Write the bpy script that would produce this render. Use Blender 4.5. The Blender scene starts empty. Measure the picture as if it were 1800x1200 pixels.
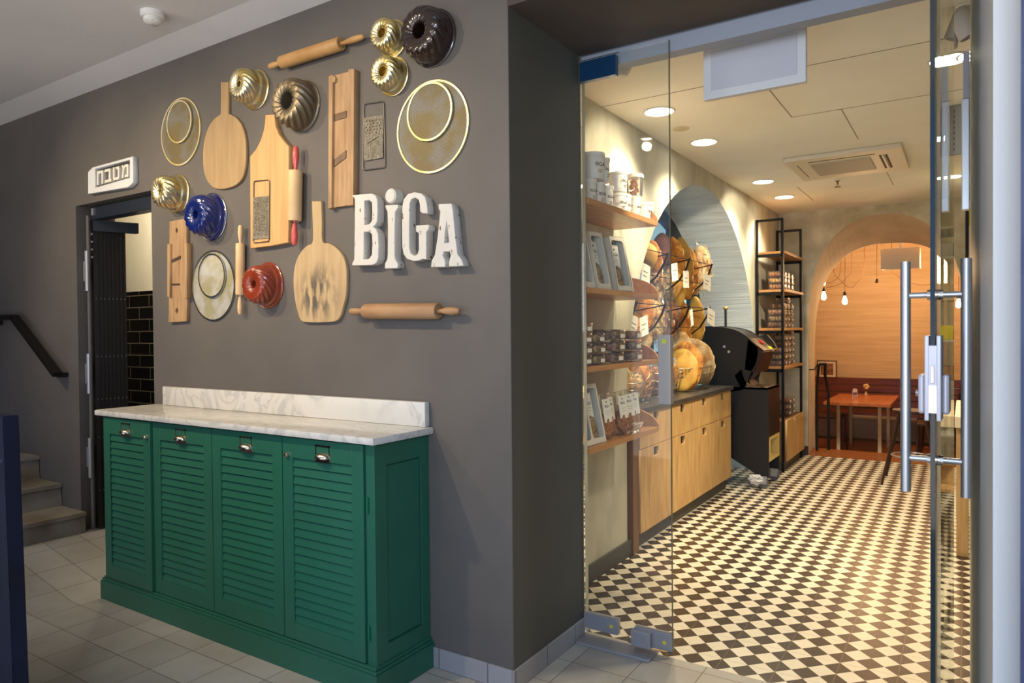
import bpy, bmesh, math, random
from mathutils import Vector, Matrix, noise
PI = math.pi
random.seed(7)
scene = bpy.context.scene
COL = scene.collection

# ------------------------------------------------------------------ camera
FPX = 1230.0; CAMH = 1.42
_d = Vector((795 / FPX, 25 / FPX, -1.0)).normalized()
_z = (Vector((0, 1, 0)) - _d * _d.y).normalized()
_x = _d.cross(_z)
RW = Matrix((_x, _d, _z))            # rows: world axes in camera space
cam_data = bpy.data.cameras.new('camera'); cam = bpy.data.objects.new('camera', cam_data); COL.objects.link(cam)
cam_data.sensor_width = 36; cam_data.lens = 36 * FPX / 1800; cam_data.clip_start = .05
m4 = RW.to_4x4(); m4.translation = Vector((0, 0, CAMH)); cam.matrix_world = m4
cam_data.dof.use_dof = True; cam_data.dof.focus_distance = 3.1; cam_data.dof.aperture_fstop = 5.0
scene.camera = cam

def at(px, py, ax, val):
    r = RW @ Vector(((px - 900) / FPX, -(py - 600) / FPX, -1.0))
    o = Vector((0, 0, CAMH)); t = (val - o[ax]) / r[ax]
    return o + r * t

# ------------------------------------------------------------------ view, world, lights
scene.view_settings.view_transform = 'Standard'; scene.view_settings.look = 'None'
scene.view_settings.exposure = 0.0; scene.view_settings.gamma = 1.0
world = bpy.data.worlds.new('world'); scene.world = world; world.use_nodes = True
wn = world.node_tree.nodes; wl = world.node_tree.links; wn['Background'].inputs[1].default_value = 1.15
_tc = wn.new('ShaderNodeTexCoord'); _sp = wn.new('ShaderNodeSeparateXYZ'); wl.new(_tc.outputs['Generated'], _sp.inputs[0])   # blue sky; bright lower half added to light the corridor ceiling from below
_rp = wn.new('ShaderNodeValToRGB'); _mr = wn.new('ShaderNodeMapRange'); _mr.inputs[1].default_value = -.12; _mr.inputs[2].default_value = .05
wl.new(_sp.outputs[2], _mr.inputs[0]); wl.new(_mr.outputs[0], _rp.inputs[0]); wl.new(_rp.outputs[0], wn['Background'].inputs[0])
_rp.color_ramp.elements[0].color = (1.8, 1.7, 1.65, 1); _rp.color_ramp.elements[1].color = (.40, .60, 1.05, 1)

def lamp(name, kind, loc, energy, color, size=.1, target=None, angle=None, blend=.5):
    l = bpy.data.lights.new(name, kind); l.energy = energy; l.color = color
    if kind == 'AREA': l.size = size
    elif kind in ('SPOT', 'POINT'): l.shadow_soft_size = size
    if kind == 'SPOT': l.spot_size = math.radians(angle); l.spot_blend = blend
    o = bpy.data.objects.new(name, l); COL.objects.link(o); o.location = loc
    if target is not None:
        o.rotation_euler = (Vector(target) - Vector(loc)).to_track_quat('-Z', 'Y').to_euler()
    return o
WARM = (1.0, .79, .50); YEL = (1.0, .85, .61); ORG = (1.0, .60, .30)
lamp('corridor_spot_light', 'SPOT', (-2.12, .52, 2.88), 14, WARM, .035, (-1.9, 2.3, 1.6), 70, .9)
for X in (-4.75, -3.75, -2.75):
    lamp('corridor_spot_light', 'SPOT', (X, .60, 2.88), 108, WARM, .035, (X + .45, 2.3, 1.65), 84, .95)
lamp('street_daylight', 'AREA', (.35, -1.3, 1.9), 70, (.66, .80, 1.0), 1.0, (.0, 1.8, 1.3))
CEIL = 2.73
DOWN = [(-1.535, 4.02), (-1.525, 4.85), (-1.50, 6.45), (-1.50, 7.32)]
for x, y in DOWN:
    lamp('downlight_beam', 'SPOT', (x, y, CEIL - .03), 100, YEL, .05, (x + .12, y, 0), 125, .8)
for x, y in [(-.06, 4.05), (.06, 4.05), (-.1, 5.7), (-.1, 7.2)]:
    lamp('downlight_beam', 'SPOT', (x, y, CEIL - .03), 58, YEL, .05, (x, y, 0), 130, .8)
lamp('track_beam', 'SPOT', (-.3, 3.75, 2.6), 170, YEL, .03, (-1.78, 3.85, 2.15), 44, .6)
lamp('track_beam', 'SPOT', (-.35, 4.6, 2.6), 190, YEL, .03, (-1.9, 5.0, 1.1), 42, .6)
lamp('track_beam', 'SPOT', (-.2, 4.2, 2.6), 120, YEL, .03, (-1.2, 4.6, 0), 36, .7)
lamp('track_beam', 'SPOT', (-.4, 5.2, 2.6), 230, YEL, .03, (-2.0, 6.85, 2.0), 36, .25)
lamp('back_room_lamp', 'POINT', (-1.0, 9.9, 2.15), 40, ORG, .2)
lamp('back_room_lamp', 'POINT', (-.2, 9.9, 2.15), 40, ORG, .2)
lamp('kitchen_lamp', 'POINT', (-5.0, 2.75, 2.55), 48, (1, .90, .72), .15)

# ------------------------------------------------------------------ materials
def rgb(r, g, b):
    f = lambda c: ((c / 255 + .055) / 1.055) ** 2.4 if c > 10 else c / 255 / 12.92
    return (f(r), f(g), f(b), 1)
MATS = {}
def mat(name, col, rough=.6, metal=0., col2=None, scale=8., stretch=(1, 1, 1), bump=0., bscale=None, contrast=(.35, .65), coat=0., emit=None, trans=0., ior=1.45, detail=5, spec=.5, alpha=1.):
    if name in MATS: return MATS[name]
    m = bpy.data.materials.new(name); m.use_nodes = True; nt = m.node_tree; N = nt.nodes; L = nt.links
    p = N['Principled BSDF']
    p.inputs['Base Color'].default_value = col; p.inputs['Roughness'].default_value = rough
    p.inputs['Metallic'].default_value = metal; p.inputs['Coat Weight'].default_value = coat
    p.inputs['Transmission Weight'].default_value = trans; p.inputs['IOR'].default_value = ior
    p.inputs['Specular IOR Level'].default_value = spec; p.inputs['Alpha'].default_value = alpha
    if emit:
        p.inputs['Emission Color'].default_value = emit[0]; p.inputs['Emission Strength'].default_value = emit[1]
    if col2 or bump:
        tc = N.new('ShaderNodeTexCoord'); mp = N.new('ShaderNodeMapping'); mp.inputs['Scale'].default_value = stretch
        L.new(tc.outputs['Object'], mp.inputs[0])
    if col2:
        n = N.new('ShaderNodeTexNoise'); n.inputs['Scale'].default_value = scale; n.inputs['Detail'].default_value = detail
        L.new(mp.outputs[0], n.inputs['Vector'])
        r = N.new('ShaderNodeValToRGB'); r.color_ramp.elements[0].position = contrast[0]; r.color_ramp.elements[1].position = contrast[1]
        r.color_ramp.elements[0].color = col; r.color_ramp.elements[1].color = col2
        L.new(n.outputs[0], r.inputs[0]); L.new(r.outputs[0], p.inputs['Base Color'])
    if bump:
        n2 = N.new('ShaderNodeTexNoise'); n2.inputs['Scale'].default_value = bscale or scale; n2.inputs['Detail'].default_value = 4
        L.new(mp.outputs[0], n2.inputs['Vector'])
        b = N.new('ShaderNodeBump'); b.inputs['Strength'].default_value = bump; b.inputs['Distance'].default_value = .01
        L.new(n2.outputs[0], b.inputs['Height']); L.new(b.outputs[0], p.inputs['Normal'])
    MATS[name] = m
    return m
def glass_mat(name, tint, rough=.0, milk=0.0, ior=1.5):
    m = bpy.data.materials.new(name); m.use_nodes = True; nt = m.node_tree; N = nt.nodes; L = nt.links
    N.remove(N['Principled BSDF']); out = N['Material Output']
    t = N.new('ShaderNodeBsdfTransparent'); t.inputs[0].default_value = tint
    g = N.new('ShaderNodeBsdfGlossy'); g.inputs['Roughness'].default_value = rough; g.inputs[0].default_value = (1, 1, 1, 1)
    f = N.new('ShaderNodeFresnel'); f.inputs[0].default_value = ior
    mx = N.new('ShaderNodeMixShader'); L.new(f.outputs[0], mx.inputs[0]); L.new(t.outputs[0], mx.inputs[1]); L.new(g.outputs[0], mx.inputs[2])
    last = mx
    if milk:
        d = N.new('ShaderNodeBsdfDiffuse'); d.inputs[0].default_value = (.8, .85, .9, 1)
        m2 = N.new('ShaderNodeMixShader'); m2.inputs[0].default_value = milk
        L.new(mx.outputs[0], m2.inputs[1]); L.new(d.outputs[0], m2.inputs[2]); last = m2
    L.new(last.outputs[0], out.inputs[0]); MATS[name] = m
    return m

def brick_mat(name, c1, c2, mortar, w, h, off, msize, rough, ox=0, oy=0, plane='XY', bump=.3, noise_amt=0.0, coat=0., step=.5):
    """tiles of exact world size w x h; off = row offset"""
    m = bpy.data.materials.new(name); m.use_nodes = True; nt = m.node_tree; N = nt.nodes; L = nt.links
    p = N['Principled BSDF']; p.inputs['Roughness'].default_value = rough; p.inputs['Coat Weight'].default_value = coat
    g = N.new('ShaderNodeNewGeometry'); sep = N.new('ShaderNodeSeparateXYZ'); L.new(g.outputs['Position'], sep.inputs[0])
    cb = N.new('ShaderNodeCombineXYZ')
    ax = {'XY': (0, 1), 'XZ': (0, 2), 'YZ': (1, 2)}[plane]
    for k, a in enumerate(ax):
        s = N.new('ShaderNodeMath'); s.operation = 'SUBTRACT'; s.inputs[1].default_value = (ox, oy)[k]
        L.new(sep.outputs[a], s.inputs[0]); L.new(s.outputs[0], cb.inputs[k])
    b = N.new('ShaderNodeTexBrick'); b.offset = off; b.offset_frequency = 2; b.squash = 1
    b.inputs['Color1'].default_value = c1; b.inputs['Color2'].default_value = c2; b.inputs['Mortar'].default_value = mortar
    b.inputs['Scale'].default_value = 1; b.inputs['Mortar Size'].default_value = msize; b.inputs['Brick Width'].default_value = w
    b.inputs['Row Height'].default_value = h; b.inputs['Mortar Smooth'].default_value = .1; b.inputs['Bias'].default_value = 0
    L.new(cb.outputs[0], b.inputs['Vector'])
    col = b.outputs['Color']
    if noise_amt:
        n = N.new('ShaderNodeTexNoise'); n.inputs['Scale'].default_value = 3.5; n.inputs['Detail'].default_value = 8; L.new(cb.outputs[0], n.inputs['Vector'])
        r = N.new('ShaderNodeValToRGB'); r.color_ramp.elements[0].position = .35; r.color_ramp.elements[1].position = .62
        r.color_ramp.elements[0].color = (.68, .62, .52, 1); r.color_ramp.elements[1].color = (1.05, 1.05, 1.05, 1)
        L.new(n.outputs[0], r.inputs[0])
        mx = N.new('ShaderNodeMix'); mx.data_type = 'RGBA'; mx.blend_type = 'MULTIPLY'; mx.inputs[0].default_value = noise_amt
        L.new(col, mx.inputs[6]); L.new(r.outputs[0], mx.inputs[7]); col = mx.outputs[2]
    L.new(col, p.inputs['Base Color'])
    bp = N.new('ShaderNodeBump'); bp.inputs['Strength'].default_value = bump; bp.inputs['Distance'].default_value = .004; bp.invert = True
    L.new(b.outputs['Fac'], bp.inputs['Height']); L.new(bp.outputs[0], p.inputs['Normal'])
    MATS[name] = m
    return m

def checker_mat():
    m = bpy.data.materials.new('checker_tiles'); m.use_nodes = True; nt = m.node_tree; N = nt.nodes; L = nt.links
    p = N['Principled BSDF']
    g = N.new('ShaderNodeNewGeometry'); sep = N.new('ShaderNodeSeparateXYZ'); L.new(g.outputs['Position'], sep.inputs[0])
    def M(op, a, b=None, c=None):
        n = N.new('ShaderNodeMath'); n.operation = op
        for k, v in enumerate((a, b, c)):
            if v is None: continue
            if isinstance(v, (int, float)): n.inputs[k].default_value = v
            else: L.new(v, n.inputs[k])
        return n.outputs[0]
    u = M('DIVIDE', M('ADD', sep.outputs[0], .66), .10825); v = M('DIVIDE', M('SUBTRACT', sep.outputs[1], 3.003), .1135)
    s = M('ADD', M('FLOOR', M('ADD', u, v)), M('FLOOR', M('SUBTRACT', u, v)))
    par = M('ABSOLUTE', M('MODULO', s, 2.0))
    par = M('GREATER_THAN', par, .5)
    ju = M('ABSOLUTE', M('SUBTRACT', M('FRACT', M('ADD', M('DIVIDE', u, 2.0), .5)), .5))
    jv = M('ABSOLUTE', M('SUBTRACT', M('FRACT', M('ADD', M('DIVIDE', v, 2.0), .5)), .5))
    joint = M('MAXIMUM', M('LESS_THAN', ju, .0075), M('LESS_THAN', jv, .004))
    n = N.new('ShaderNodeTexNoise'); n.inputs['Scale'].default_value = 9; n.inputs['Detail'].default_value = 6; L.new(g.outputs['Position'], n.inputs['Vector'])
    def mix(f, a, b):
        x = N.new('ShaderNodeMix'); x.data_type = 'RGBA'
        if isinstance(f, float): x.inputs[0].default_value = f
        else: L.new(f, x.inputs[0])
        for k, q in ((6, a), (7, b)):
            if isinstance(q, tuple): x.inputs[k].default_value = q
            else: L.new(q, x.inputs[k])
        return x.outputs[2]
    light = mix(n.outputs[0], rgb(206, 196, 172), rgb(222, 214, 192)); dark = mix(n.outputs[0], rgb(48, 38, 31), rgb(62, 50, 40))
    c = mix(par, light, dark); c = mix(M('MULTIPLY', joint, .75), c, rgb(116, 98, 80)); L.new(c, p.inputs['Base Color'])
    p.inputs['Roughness'].default_value = .3
    MATS['checker'] = m
    return m

GREYW = mat('grey_plaster', rgb(98, 92, 86), .62, col2=rgb(90, 85, 80), scale=2.2, bump=.12, bscale=14)
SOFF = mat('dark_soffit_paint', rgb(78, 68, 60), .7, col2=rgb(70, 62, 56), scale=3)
CEILM = mat('white_ceiling_paint', rgb(222, 218, 214), .8, col2=rgb(214, 211, 208), scale=1.5, bump=.1, bscale=30)
SHOPC = mat('shop_ceiling_paint', rgb(236, 234, 226), .8, col2=rgb(230, 227, 218), scale=2, bump=.08, bscale=40)
PLAST = mat('worn_cream_plaster', rgb(196, 192, 172), .8, col2=rgb(160, 156, 136), scale=4.5, stretch=(1, 1, .5), contrast=(.45, .78), bump=.35, bscale=12, detail=9)
ENDW = mat('grey_concrete_plaster', rgb(220, 214, 194), .8, col2=rgb(178, 170, 146), scale=4, bump=.3, bscale=10, detail=9)
NICHE = mat('pale_blue_board_plaster', rgb(196, 204, 206), .75, col2=rgb(180, 188, 192), scale=3, bump=.2, bscale=20)
WOODSH = mat('honey_shelf_wood', rgb(196, 142, 84), .45, col2=rgb(176, 122, 68), scale=6, stretch=(6, .6, 6), coat=.15)
OAK = mat('oak_fronts', rgb(198, 160, 104), .5, col2=rgb(166, 124, 72), scale=7, stretch=(5, 5, .5), contrast=(.4, .75), detail=8)
OAKD = mat('oak_edge', rgb(120, 84, 48), .6)
STONE = mat('dark_stone_top', rgb(74, 72, 68), .3, col2=rgb(52, 50, 48), scale=20)
GREEN = mat('green_paint', rgb(38, 98, 76), .42, col2=rgb(35, 92, 71), scale=3, coat=.1)
STEEL = mat('brushed_steel', rgb(200, 200, 200), .4, .9)
CHROME = mat('chrome', rgb(214, 208, 200), .12, 1.0)
DSTEEL = mat('dark_steel', rgb(38, 36, 34), .45, .6)
BLACK = mat('black_paint', rgb(16, 15, 14), .35)
BLACKM = mat('black_matte', rgb(20, 18, 16), .8)
WHITEP = mat('white_plastic', rgb(226, 224, 216), .35)
LABEL = mat('paper_label', rgb(232, 228, 216), .7)
INK = mat('dark_ink', rgb(46, 40, 44), .8)
GLASS = glass_mat('clear_glass', (.95, .96, .95, 1), 0, .012, 1.32)
LGLASS = glass_mat('leaf_glass', (.80, .86, .84, 1), 0, 0, 1.5)
GEDGE = mat('glass_edge_teal', rgb(8, 34, 38), .12, coat=.5)
CLEARP = glass_mat('clear_plastic', (.95, .94, .92, 1), .15, .04, 1.4)
GLOW = mat('lamp_glow', (1, 1, 1, 1), .5, emit=((1, .93, .74, 1), 14))
BULB = mat('bulb_glow', (1, .8, .5, 1), .5, emit=((1, .76, .42, 1), 22))
WHITER = mat('white_trim', rgb(216, 212, 200), .5)

# ------------------------------------------------------------------ mesh helpers
class B:
    def __init__(s, off=(0, 0, 0)): s.bm = bmesh.new(); s.off = Vector(off)
    def box(s, x0, x1, y0, y1, z0, z1, bev=0):
        r = bmesh.ops.create_cube(s.bm, size=1)
        for v in r['verts']:
            v.co = Vector(((x0 + x1) / 2 + v.co.x * (x1 - x0), (y0 + y1) / 2 + v.co.y * (y1 - y0), (z0 + z1) / 2 + v.co.z * (z1 - z0))) - s.off
        if bev:
            es = list({e for v in r['verts'] for e in v.link_edges})
            bmesh.ops.bevel(s.bm, geom=es, offset=bev, segments=2, affect='EDGES', profile=.6)
        return s
    def hexa(s, pts, bev=0):
        """8 points: bottom 4 then top 4, each ring in order"""
        v = [s.bm.verts.new(Vector(p) - s.off) for p in pts]
        fs = [s.bm.faces.new([v[i] for i in f]) for f in ((3, 2, 1, 0), (4, 5, 6, 7), (0, 1, 5, 4), (1, 2, 6, 5), (2, 3, 7, 6), (3, 0, 4, 7))]
        if bev:
            es = list({e for f in fs for e in f.edges})
            bmesh.ops.bevel(s.bm, geom=es, offset=bev, segments=2, affect='EDGES')
        return s
    def tube(s, pts, r, seg=8, close=False, cap=True):
        pts = [Vector(p) - s.off for p in pts]; n = len(pts); rings = []
        rr = r if isinstance(r, (list, tuple)) else [r] * n
        prev = None
        for i, p in enumerate(pts):
            if close: t = pts[(i + 1) % n] - pts[i - 1]
            else: t = pts[min(i + 1, n - 1)] - pts[max(i - 1, 0)]
            if t.length < 1e-9: t = Vector((0, 0, 1))
            t.normalize()
            if prev is None:
                a = Vector((0, 0, 1)) if abs(t.z) < .9 else Vector((1, 0, 0)); u = t.cross(a).normalized()
            else:
                u = prev - t * prev.dot(t)
                u = u.normalized() if u.length > 1e-6 else t.cross(Vector((0, 0, 1))).normalized()
            prev = u; w = t.cross(u)
            rings.append([s.bm.verts.new(p + (u * math.cos(2 * PI * k / seg) + w * math.sin(2 * PI * k / seg)) * rr[i]) for k in range(seg)])
        m = n if close else n - 1
        for i in range(m):
            a, b = rings[i], rings[(i + 1) % n]
            for k in range(seg):
                s.bm.faces.new((a[k], a[(k + 1) % seg], b[(k + 1) % seg], b[k]))
        if cap and not close:
            s.bm.faces.new(rings[0][::-1]); s.bm.faces.new(rings[-1])
        return s
    def lathe(s, prof, c=(0, 0, 0), axis=(0, 0, 1), seg=24, flute=None):
        """prof = [(r,h)], flute(i, theta) -> radius factor"""
        ax = Vector(axis).normalized(); a = Vector((0, 0, 1)) if abs(ax.z) < .9 else Vector((1, 0, 0))
        u = ax.cross(a).normalized(); w = ax.cross(u); c = Vector(c) - s.off; rings = []
        for i, (r, h) in enumerate(prof):
            if r < 1e-6: rings.append([s.bm.verts.new(c + ax * h)]); continue
            rings.append([s.bm.verts.new(c + ax * h + (u * math.cos(2 * PI * k / seg) + w * math.sin(2 * PI * k / seg)) * r * (flute(i, 2 * PI * k / seg) if flute else 1)) for k in range(seg)])
        for a_, b_ in zip(rings, rings[1:]):
            for k in range(seg):
                k2 = (k + 1) % seg
                if len(a_) == 1 and len(b_) == 1: continue
                if len(a_) == 1: s.bm.faces.new((a_[0], b_[k], b_[k2]))
                elif len(b_) == 1: s.bm.faces.new((a_[k], a_[k2], b_[0]))
                else: s.bm.faces.new((a_[k], a_[k2], b_[k2], b_[k]))
        return s
    def prism(s, poly, plane, d0, d1):
        """poly 2D extruded: plane 'XZ' along y, 'XY' along z, 'YZ' along x"""
        def P(a, b, d):
            return Vector({'XZ': (a, d, b), 'XY': (a, b, d), 'YZ': (d, a, b)}[plane]) - s.off
        lo = [s.bm.verts.new(P(a, b, d0)) for a, b in poly]; hi = [s.bm.verts.new(P(a, b, d1)) for a, b in poly]; n = len(poly)
        s.bm.faces.new(lo); s.bm.faces.new(hi[::-1])
        for i in range(n): s.bm.faces.new((lo[i], hi[i], hi[(i + 1) % n], lo[(i + 1) % n]))
        return s
    def quad(s, *pts):
        s.bm.faces.new([s.bm.verts.new(Vector(p) - s.off) for p in pts]); return s
    def blob(s, c, r, amp=.08, fr=3., sub=3, rot=None, seed=0):
        res = bmesh.ops.create_icosphere(s.bm, subdivisions=sub, radius=1)
        R = rot.to_matrix() if rot is not None else Matrix.Identity(3)
        for v in res['verts']:
            d = 1 + amp * noise.noise(v.co * fr + Vector((seed * 3.1, seed, 0)))
            q = R @ Vector((v.co.x * r[0] * d, v.co.y * r[1] * d, v.co.z * r[2] * d))
            v.co = q + Vector(c) - s.off
        return s
    def obj(s, name, m, parent=None, smooth=False, angle=40, loc=None):
        bmesh.ops.recalc_face_normals(s.bm, faces=s.bm.faces)
        me = bpy.data.meshes.new(name); s.bm.to_mesh(me); s.bm.free(); me.materials.append(m)
        if smooth:
            for p in me.polygons: p.use_smooth = True
            try: me.set_sharp_from_angle(angle=math.radians(angle))
            except Exception: pass
        o = bpy.data.objects.new(name, me); COL.objects.link(o)
        if parent: o.parent = parent
        if loc is not None: o.location = loc
        elif not parent: o.location = s.off
        return o

def tag(o, label, cat, group=None):
    o['label'] = label; o['category'] = cat
    if group: o['group'] = group
    return o
def thing(name, label, cat, loc, group=None, rot=None):
    o = bpy.data.objects.new(name, None); COL.objects.link(o); o.location = loc; o.empty_display_size = .05
    if rot: o.rotation_euler = rot
    return tag(o, label, cat, group)
def struct(o): o['kind'] = 'structure'; return o
def copy_tree(o, parent=None):
    c = o.copy(); COL.objects.link(c); c.parent = parent
    for ch in list(o.children): copy_tree(ch, c)
    return c
def cat(pts, n=6, close=True):
    """Catmull-Rom smoothing of 2D points"""
    out = []; N_ = len(pts)
    rng = range(N_) if close else range(N_ - 1)
    for i in rng:
        g = (lambda k: pts[k % N_]) if close else (lambda k: pts[max(0, min(N_ - 1, k))])
        p0, p1, p2, p3 = g(i - 1), g(i), g(i + 1), g(i + 2)
        for k in range(n):
            t = k / n
            out.append(tuple(.5 * (2 * p1[j] + (p2[j] - p0[j]) * t + (2 * p0[j] - 5 * p1[j] + 4 * p2[j] - p3[j]) * t * t + (3 * p1[j] - p0[j] - 3 * p2[j] + p3[j]) * t ** 3) for j in range(len(p1))))
    if not close: out.append(tuple(pts[-1]))
    return out
def plate(name, outer, holes, depth, m, parent=None, y=0., bev=.002, loc=None):
    """flat plate with holes in the local XZ plane, from y to y-depth (towards the camera)"""
    cu = bpy.data.curves.new(name, 'CURVE'); cu.dimensions = '2D'; cu.fill_mode = 'BOTH'; cu.extrude = max(depth / 2 - bev, .0002); cu.bevel_depth = bev; cu.bevel_resolution = 1; cu.offset = -bev
    for ring in [outer] + list(holes):
        sp = cu.splines.new('POLY'); sp.points.add(len(ring) - 1); sp.use_cyclic_u = True
        for i, (a, b) in enumerate(ring): sp.points[i].co = (a, b, 0, 1)
    tmp = bpy.data.objects.new('tmp', cu); COL.objects.link(tmp)
    dg = bpy.context.evaluated_depsgraph_get(); me = bpy.data.meshes.new_from_object(tmp.evaluated_get(dg))
    bpy.data.objects.remove(tmp); bpy.data.curves.remove(cu)
    for v in me.vertices: v.co = Vector((v.co.x, y - depth / 2 - v.co.z, v.co.y))
    me.materials.clear(); me.materials.append(m); me.name = name
    o = bpy.data.objects.new(name, me); COL.objects.link(o)
    if parent: o.parent = parent
    if loc is not None: o.location = loc
    return o
TEXTS = {}
def text_mesh(txt):
    if txt in TEXTS: return TEXTS[txt]
    cu = bpy.data.curves.new('t', 'FONT'); cu.body = txt; cu.size = 1; cu.extrude = .01; cu.align_x = 'CENTER'; cu.align_y = 'CENTER'; cu.resolution_u = 2
    tmp = bpy.data.objects.new('tmp', cu); COL.objects.link(tmp)
    dg = bpy.context.evaluated_depsgraph_get(); me = bpy.data.meshes.new_from_object(tmp.evaluated_get(dg))
    bpy.data.objects.remove(tmp); me.materials.clear(); me.materials.append(INK); TEXTS[txt] = me
    return me
def text(name, txt, size, parent, mw):
    o = bpy.data.objects.new(name, text_mesh(txt)); COL.objects.link(o); o.parent = parent
    o.matrix_local = mw @ Matrix.Diagonal((size, size, size, 1))
    return o
FACE_X = Matrix(((0, 0, 1, 0), (1, 0, 0, 0), (0, 1, 0, 0), (0, 0, 0, 1)))      # text facing +X, reading along +Y
# ================================================================== SETTING
YW = 2.30; XR = -1.495; YD = 2.90; XS = -1.78; YE = 8.40
# corridor floor: level, rising gently towards the stairs
TILE = brick_mat('grey_cement_tiles', rgb(172, 168, 158), rgb(158, 154, 145), rgb(112, 104, 94), .25, .20, 0.0, .0022, .5, ox=-2.91, oy=1.837, bump=.35, noise_amt=.42)
b = B()
xs = [-9, -4.75, -4.0, 2]
zz = lambda x: .14 if x <= -4.75 else 0.0
for x0, x1 in zip(xs, xs[1:]):
    b.quad((x0, -1.6, zz(x0)), (x1, -1.6, zz(x1)), (x1, YD, zz(x1)), (x0, YD, zz(x0)))
struct(b.obj('floor', TILE))
struct(B().box(XS - .7, 2.2, YD, YE, -.05, 0).obj('floor', checker_mat()))
THR = mat('warm_wood_floor', rgb(150, 92, 50), .3, col2=rgb(128, 74, 38), scale=6, stretch=(1, 6, 1))
struct(B().box(-3.0, 2.2, YE, 8.95, -.05, .0).obj('floor', THR))
struct(B().box(-3.0, 2.2, 8.95, 11.3, -.25, -.17).obj('floor', THR))

# front wall with the kitchen doorway and the shop opening
DX0, DX1, DZ = -4.862, -3.985, 2.262
struct(B().box(-9, DX0, YW, YW + .25, 0, 3.0).obj('wall_front', GREYW)); struct(B().box(DX0, DX1, YW, YW + .25, DZ, 3.0).obj('wall_front', GREYW)); struct(B().box(DX1, XR, YW, YW + .6, 0, 3.0).obj('wall_front', GREYW))
struct(B().box(XR, XR + .004, YW, YD, 0, 2.685).obj('wall_reveal', mat('darker_reveal_grey', rgb(78, 76, 68), .62)))  # reveal face given a darker grey than the front wall
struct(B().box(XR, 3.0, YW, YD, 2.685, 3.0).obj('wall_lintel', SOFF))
struct(B().box(XS, XR + .0, YD, YD + .06, 0, 2.73).obj('wall_inner_return', PLAST))
LTRIM = mat('pale_blue_grey_trim', rgb(150, 156, 166), .6)
struct(B().box(XR, 2.2, YD + .03, YD + .10, 2.62, 2.72).obj('trim_1', LTRIM))
# corridor shell behind and left of the camera, open to daylight on the right
struct(B().box(-9, .55, -1.5, YW, 3.0, 3.1).obj('ceiling', CEILM))
struct(B().box(-9, -5.9, -1.6, -1.5, 0, 3.0).obj('wall_rear', GREYW))
struct(B().box(-9.1, -9, -1.6, YW, 0, 3.0).obj('wall_left', GREYW))
# slim plaster cove along the ceiling edge
struct(B().prism([(YW, 3.0), (YW - .16, 3.0), (YW, 2.965)], 'YZ', -9, -1.0).obj('trim_2', CEILM))
# tiled baseboards
BASE = brick_mat('grey_base_tiles', rgb(150, 150, 152), rgb(136, 137, 142), rgb(100, 98, 98), .25, .2, 0, .003, .5, ox=-1.86, oy=0, plane='XZ', noise_amt=.3)
BASE2 = brick_mat('grey_base_tiles_side', rgb(146, 144, 142), rgb(134, 132, 132), rgb(98, 96, 94), .25, .2, 0, .003, .5, ox=2.3, oy=0, plane='YZ', noise_amt=.3)
struct(B().box(-1.925, XR, YW - .012, YW, 0, .085, .003).obj('baseboard_front', BASE))
struct(B().box(XR, XR + .012, YW - .012, YD, 0, .085, .003).obj('baseboard_reveal', BASE2))

# shop: left wall with arched niche
AC, AA, AB, AZ = 5.69, 1.62, 1.66, .92
def arch_pts(a, b_, n=40, c=AC, z0=AZ):
    return [(c - a * math.cos(PI * k / n), z0 + b_ * math.sin(PI * k / n)) for k in range(n + 1)]
outer = arch_pts(AA, AB)
poly = [(YD + .06, 0), (AC - AA, 0)] + outer + [(AC + AA, 0), (YE, 0), (YE, 2.73), (YD + .06, 2.73)]
def wall_poly(name, poly, x0, x1, m):
    pl = plate(name, [(p[0], p[1]) for p in poly], [], abs(x1 - x0), m, bev=0.0)
    for v in pl.data.vertices:      # XZ plate -> YZ wall
        x, y, z = v.co; v.co = (x0 + y, x, z)
    return pl
w = wall_poly('wall_shop_left', poly, XS, XS - .06, PLAST); struct(w)
DN = .5
b = B(); inner = arch_pts(1.50, 1.62)
LIN = [(AC - AA, 0)] + outer + [(AC + AA, 0)]; LIN2 = [(AC - 1.50, 0)] + inner + [(AC + 1.50, 0)]
for (p, q), (r, s) in zip(zip(LIN, LIN[1:]), zip(LIN2, LIN2[1:])):
    b.quad((XS, p[0], p[1]), (XS, q[0], q[1]), (XS - DN, s[0], s[1]), (XS - DN, r[0], r[1]))
NB = mat('niche_boards', rgb(196, 204, 206), .75, col2=rgb(178, 186, 190), scale=5, stretch=(.4, .4, 9), bump=.5, bscale=7)
struct(b.obj('wall_niche_reveal', NB, smooth=True, angle=60))
BLUE = mat('frosted_blue_window', rgb(128, 182, 206), .6, col2=rgb(140, 190, 212), scale=5, stretch=(.4, .4, 12), bump=.3, emit=((.42, .70, .86, 1), .55))
struct(B().box(XS - DN - .06, XS - DN, AC - 1.7, AC + 1.7, 0, 2.73).obj('wall_niche_back', BLUE))
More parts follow.
